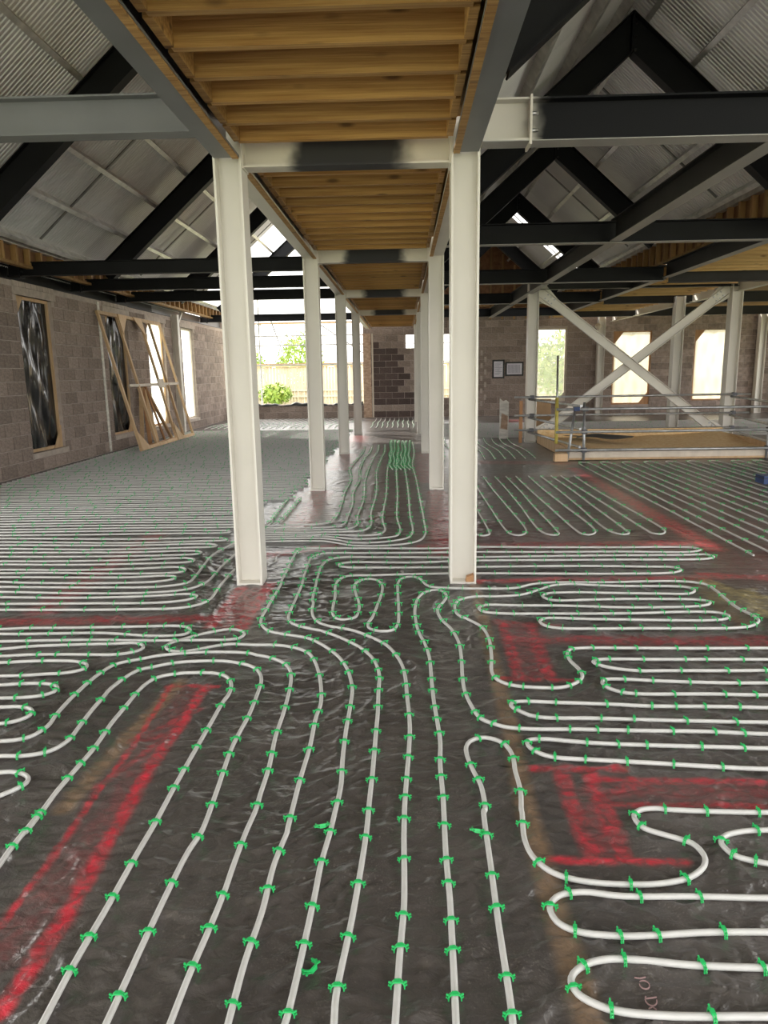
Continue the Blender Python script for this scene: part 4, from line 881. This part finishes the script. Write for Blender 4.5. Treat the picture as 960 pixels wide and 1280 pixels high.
# fields towards the braced frame
for i in range(12):
    x = .70+.176*i; j = lambda s_: .02*math.sin(i*1.7+s_)
    ytop, ybot = 11.05, 7.0
    if i % 2 == 0:
        pipe_world([(x+j(0), ytop), (x+j(1), 9.8), (x+j(2), 8.6), (x+j(3), ybot+.2), (x+.03, ybot+.05), (x+.09, ybot), (x+.15, ybot+.05), (x+.182+j(4), ybot+.2), (x+.182+j(5), 8.6), (x+.182+j(6), 9.8), (x+.182, ytop)],
                   'white heating pipe hairpin in the short field, %s from the column row' % ORD[i//2], 'hairpins in the short lengthwise field', sides=6, cs=(.3, .6))
for i in range(26):
    x = 3.07+.19*i
    if i % 2 == 0:
        pipe_world([(x, 6.15+.1*(i % 4)), (x+.01, 8.5), (x-.01, 10.5), (x, 12.45), (x+.03, 12.62), (x+.095, 12.68), (x+.16, 12.62), (x+.19, 12.45), (x+.2, 10.5), (x+.18, 8.5), (x+.19, 6.2)], 'white heating pipe hairpin facing the guard rails, %s from the red stripe' % (ORD+['eleventh', 'twelfth', 'thirteenth'])[i//2], 'hairpins in front of the guard rails', sides=6, cs=(.3, .6))
for i in range(10):
    x = .75+.19*i
    pipe_world([(x+.06, 17.6), (x-.02, 16.2), (x+.05, 14.8), (x, 13.3)], 'white heating pipe lying beside the corridor opposite the pit', 'lengthwise pipes opposite the pit', sides=5, cs=(.35, .6))
for i in range(14):
    y = 17.6+.36*i
    pipe_world([(.8, y), (3, y+.02), (6, y-.02), (12.6, y), (12.7, y+.09), (12.6, y+.18), (6, y+.2), (3, y+.17), (.8, y+.18)], 'white heating pipe hairpin on the floor between the pit and the end wall', 'hairpins beyond the pit', sides=5, cs=(.45, .9))

# ------------------------------------------------------------------ green clips
def clip_mesh(full=True):
    m = MB(); r = .0022
    arch = [(-.0185, 0, .001), (-.0180, 0, .011), (-.0150, 0, .018), (-.0085, 0, .0235), (.0085, 0, .0235), (.0150, 0, .018), (.0180, 0, .011), (.0185, 0, .001)]
    for yo in ((-.003, .003) if full else (0,)):
        for a, b in zip(arch[:-1], arch[1:]): m.bar((a[0], yo, a[2]), (b[0], yo, b[2]), r*2.2, r*2, up=(0, 1, 0)) if False else m.bar((a[0], yo, a[2]), (b[0], yo, b[2]), .0036, .0034, up=(0, 1, 0))
    for s_ in (-1, 1):
        m.bar((s_*.0145, 0, .0175), (s_*.0245, 0, .0215), .0045, .004, up=(0, 1, 0))
        if full: m.bar((s_*.0178, 0, .008), (s_*.0250, 0, .0125), .0042, .0035, up=(0, 1, 0)); m.box(-.0085, .0085, -.006, .006, .0215, .0262) if s_ == 1 else None
    return m
CM = clip_mesh(); CM_ME = CM.mesh('pipe_clip', 'clip'); CS = clip_mesh(False)
clips = []
for C, (c0, c1), plab in PIPES:
    clab = 'green plastic clip on the pipe '+plab.replace('long ', '').replace('short ', '').replace('white heating pipe ', '')
    seg = np.r_[0, np.cumsum(np.linalg.norm(np.diff(C, axis=0), axis=1))]; s_ = random.uniform(.03, c1)
    while s_ < seg[-1]:
        i = min(np.searchsorted(seg, s_), len(C)-1); i = max(1, i); a, b = C[i-1], C[i]; t = (s_-seg[i-1])/max(1e-6, seg[i]-seg[i-1]); p = a+(b-a)*t; d = b-a
        clips.append((p[0], p[1], math.atan2(d[1], d[0])-math.pi/2+random.uniform(-.2, .2), clab))
        # tight bends get more clips
        i2 = min(len(C)-1, i+4); d2 = C[i2]-C[max(0, i2-1)]; turn = abs(math.atan2(d[0]*d2[1]-d[1]*d2[0], d@d2))
        s_ += random.uniform(c0, c1)*(.55 if turn > .35 else 1)
def vis(c):
    d = np.array([c[0], c[1], 0])-np.array([0, 0, H]); z_ = d@CF
    if z_ < .3: return None
    x, y = 480+FPX*(d@CR)/z_, 640-FPX*(d@CU)/z_
    return z_ if -15 < x < 975 and 300 < y < 1290 else None
seen = [(vis(c), c) for c in clips]; near = sorted([s_ for s_ in seen if s_[0] is not None], key=lambda s_: s_[0])
near_set = set(id(s_[1]) for s_ in near[:297])
for z_, c in near[:297]:
    o = link('pipe_clip', CM_ME); o.location = (c[0], c[1], 0); o.rotation_euler = (0, 0, c[2]); sc = random.uniform(.92, 1.04); o.scale = (sc, sc, sc)
    tag(o, ' '.join(c[3].split()[:16]), 'pipe clip', 'green pipe clips')
m = MB()
for _, c in seen:
    if id(c) in near_set or c[1] > 24: continue
    ca, sa = math.cos(c[2]), math.sin(c[2]); k = 1.2
    m.add([(c[0]+(x*ca-y*sa)*k, c[1]+(x*sa+y*ca)*k, z_*k) for x, y, z_ in CS.v], CS.f)
o = m.build('pipe_clips', 'clip'); tag(o, 'many small green clips along the far heating pipes', 'pipe clips', kind='stuff')
for (px, py, rz, lab) in ((402, 1032, .3, 'loose green clip standing on the membrane between two pipes'), (383, 1209, 1.0, 'loose green clip lying against a pipe near the wrinkles'), (598, 1038, -.2, 'loose green clip below the arched hairpin')):
    p = px_floor(px, py); o = link('pipe_clip', CM_ME); o.location = (p[0], p[1], .008); o.rotation_euler = (1.25 if rz < .9 else 1.5, 0, rz); o.scale = (1.2, 1.2, 1.2); tag(o, lab, 'pipe clip', 'green pipe clips')

# chalk marks on the sheet
def chalk(polys, name, lab):
    m = MB()
    for pts in polys:
        P = [px_floor(740+x/4.364, 1180+y/4.364, .0) for x, y in pts]
        for a, b in zip(P[:-1], P[1:]): m.bar((a[0], a[1], .001), (b[0], b[1], .001), .0026, .003)
    o = m.build(name, 'chalk'); tag(o, lab, 'chalk mark')
ov = lambda cx, cy, rx, ry, a0=0, a1=6.3, n=14: [(cx+rx*math.cos(a0+(a1-a0)*i/n)*1, cy+ry*math.sin(a0+(a1-a0)*i/n)+.25*rx*math.cos(a0+(a1-a0)*i/n)) for i in range(n+1)]
chalk([[(232, 185), (262, 190), (292, 182)], ov(286, 224, 28, 22)], 'chalk_marking', 'pink chalk strokes of a figure one and a zero inside the hairpin')
chalk([[(290, 300), (352, 292)], ov(322, 308, 32, 30, -.3, 3.6), [(310, 355), (330, 345), (352, 360)], [(340, 412), (372, 418), (382, 435)]], 'chalk_marking', 'pink chalk letter D with a tail beside the zero in the hairpin')

# ------------------------------------------------------------------ outside
o = MB().box(13.9, 60, -8, YB+.3, -.3, -.12).build('ground', 'ground'); tag(o, 'ground outside the far side wall', 'ground', kind='structure')
o = MB().box(-60, 60, YB+.3, 120, -.3, -.12).build('ground', 'ground'); tag(o, 'sunlit grassy ground outside the end wall', 'ground', kind='structure')
o = MB().box(-60, 60, -60, YN-.05, -.3, -.05).build('ground', 'ground'); tag(o, 'ground outside behind the building', 'ground', kind='structure')
o = MB().box(-60, XW-.4, -8, 60, -.3, -.05).build('ground', 'ground'); tag(o, 'ground outside the window wall', 'ground', kind='structure')
e = empty('garden_fence', (-4, 36, 0), 'pale vertical board fence beyond the scaffolding', 'fence')
m = MB(); x = -16.
while x < 14: m.box(x, x+.14, 36, 36.03, -.1, 1.95+.03*math.sin(x*9)); x += .155
tag(m.build('boards', 'fence_wood', e), kind='stuff'); MB().box(-16, 14, 35.9, 36, 1.95, 2.05).build('capping', 'plank', e)
for z in (.45, .75): MB().box(-16, 14, 35.92, 35.98, z, z+.08).build('rail', 'pale_timber', e)
SC = 'outside scaffold tubes'
def ext_tube(p, q, lab): rail(p, q, lab, name='scaffold_tube', grp=SC, r=.025)
for x, nm in ((-5.55, 'standing nearest the window wall corner'), (-3.75, 'standing midway along the open end'), (-1.9, 'standing near the corridor end')): ext_tube((x, 28.0, -.1), (x, 28.0, 4.6), 'upright outside scaffold tube '+nm)
for z, nm in ((3.05, 'upper'), (2.70, 'second'), (1.95, 'third')): ext_tube((-7, 27.96, z), (3, 27.96, z), nm+' horizontal outside scaffold tube across the open end')
ext_tube((-3.4, 28.05, 3.6), (-1.3, 28.05, 2.2), 'diagonal outside scaffold tube'); ext_tube((-5.1, 28.05, 3.7), (-4.6, 28.05, 2.2), 'steep outside scaffold tube')
for x in (-5.6, -1.85):
    for z in (1.955, 3.505): ext_tube((x, 27.8, z), (x, 29.1, z), 'short cross scaffold tube under the %s boards %s' % ('lower' if z < 3 else 'upper', 'near the window wall' if x < -3 else 'near the corridor end'))
for i, (y, z) in enumerate(((28.2, 1.98), (28.45, 1.98), (28.7, 1.98), (28.1, 3.53), (28.4, 3.53))):
    o = MB().box(-7.2, 2.5, y, y+.225, z, z+.04).build('scaffold_board', 'plank', None, (-7.2, y, z)); tag(o, 'scaffold board of the %s platform outside' % ('lower' if z < 3 else 'upper'), 'board', 'scaffold boards, lower' if z < 3 else 'scaffold boards, upper')
def shrub(x, y, z0, h, wd, n, lab):
    e = empty('shrub', (x, y, z0), lab, 'shrub', 'shrubs outside')
    m = MB(); rs = np.random.default_rng(int(abs(x*31+y*7)))
    for i in range(n):
        a = rs.normal(size=3); a /= np.linalg.norm(a); rr = rs.uniform(.55, 1); c = np.array([x+a[0]*wd*rr, y+a[1]*wd*rr, z0+h*.58+a[2]*h*.42*rr])
        u = rs.normal(size=3); u /= np.linalg.norm(u); v = np.cross(u, a); s_ = .05+.05*rs.random(); v /= max(1e-6, np.linalg.norm(v))
        m.add([c-u*s_*1.6, c+v*s_*.7, c+u*s_*1.6, c-v*s_*.7], [(0, 1, 2, 3)])
    tag(m.build('foliage', 'leaf', e), kind='stuff')
    MB().tube([(x, y, z0), (x+.05, y, z0+h*.5)], .05, 6).build('stem', 'bark', e)
shrub(-6.0, 42, -.1, 4.2, 1.5, 1500, 'rounded yellow green tree top above the board fence')
shrub(-9.2, 43, -.1, 3.4, 1.2, 900, 'lower green tree top above the board fence')
shrub(-6.2, 34.6, -.1, 1.3, .9, 700, 'yellow green bush in front of the board fence')
shrub(6.6, 30.5, -.1, 3.3, 1.3, 1800, 'tall leafy shrub seen through the clear window')
shrub(6.3, 38.2, -.1, 4.0, 1.3, 1000, 'large leafy shrub further behind the clear window')
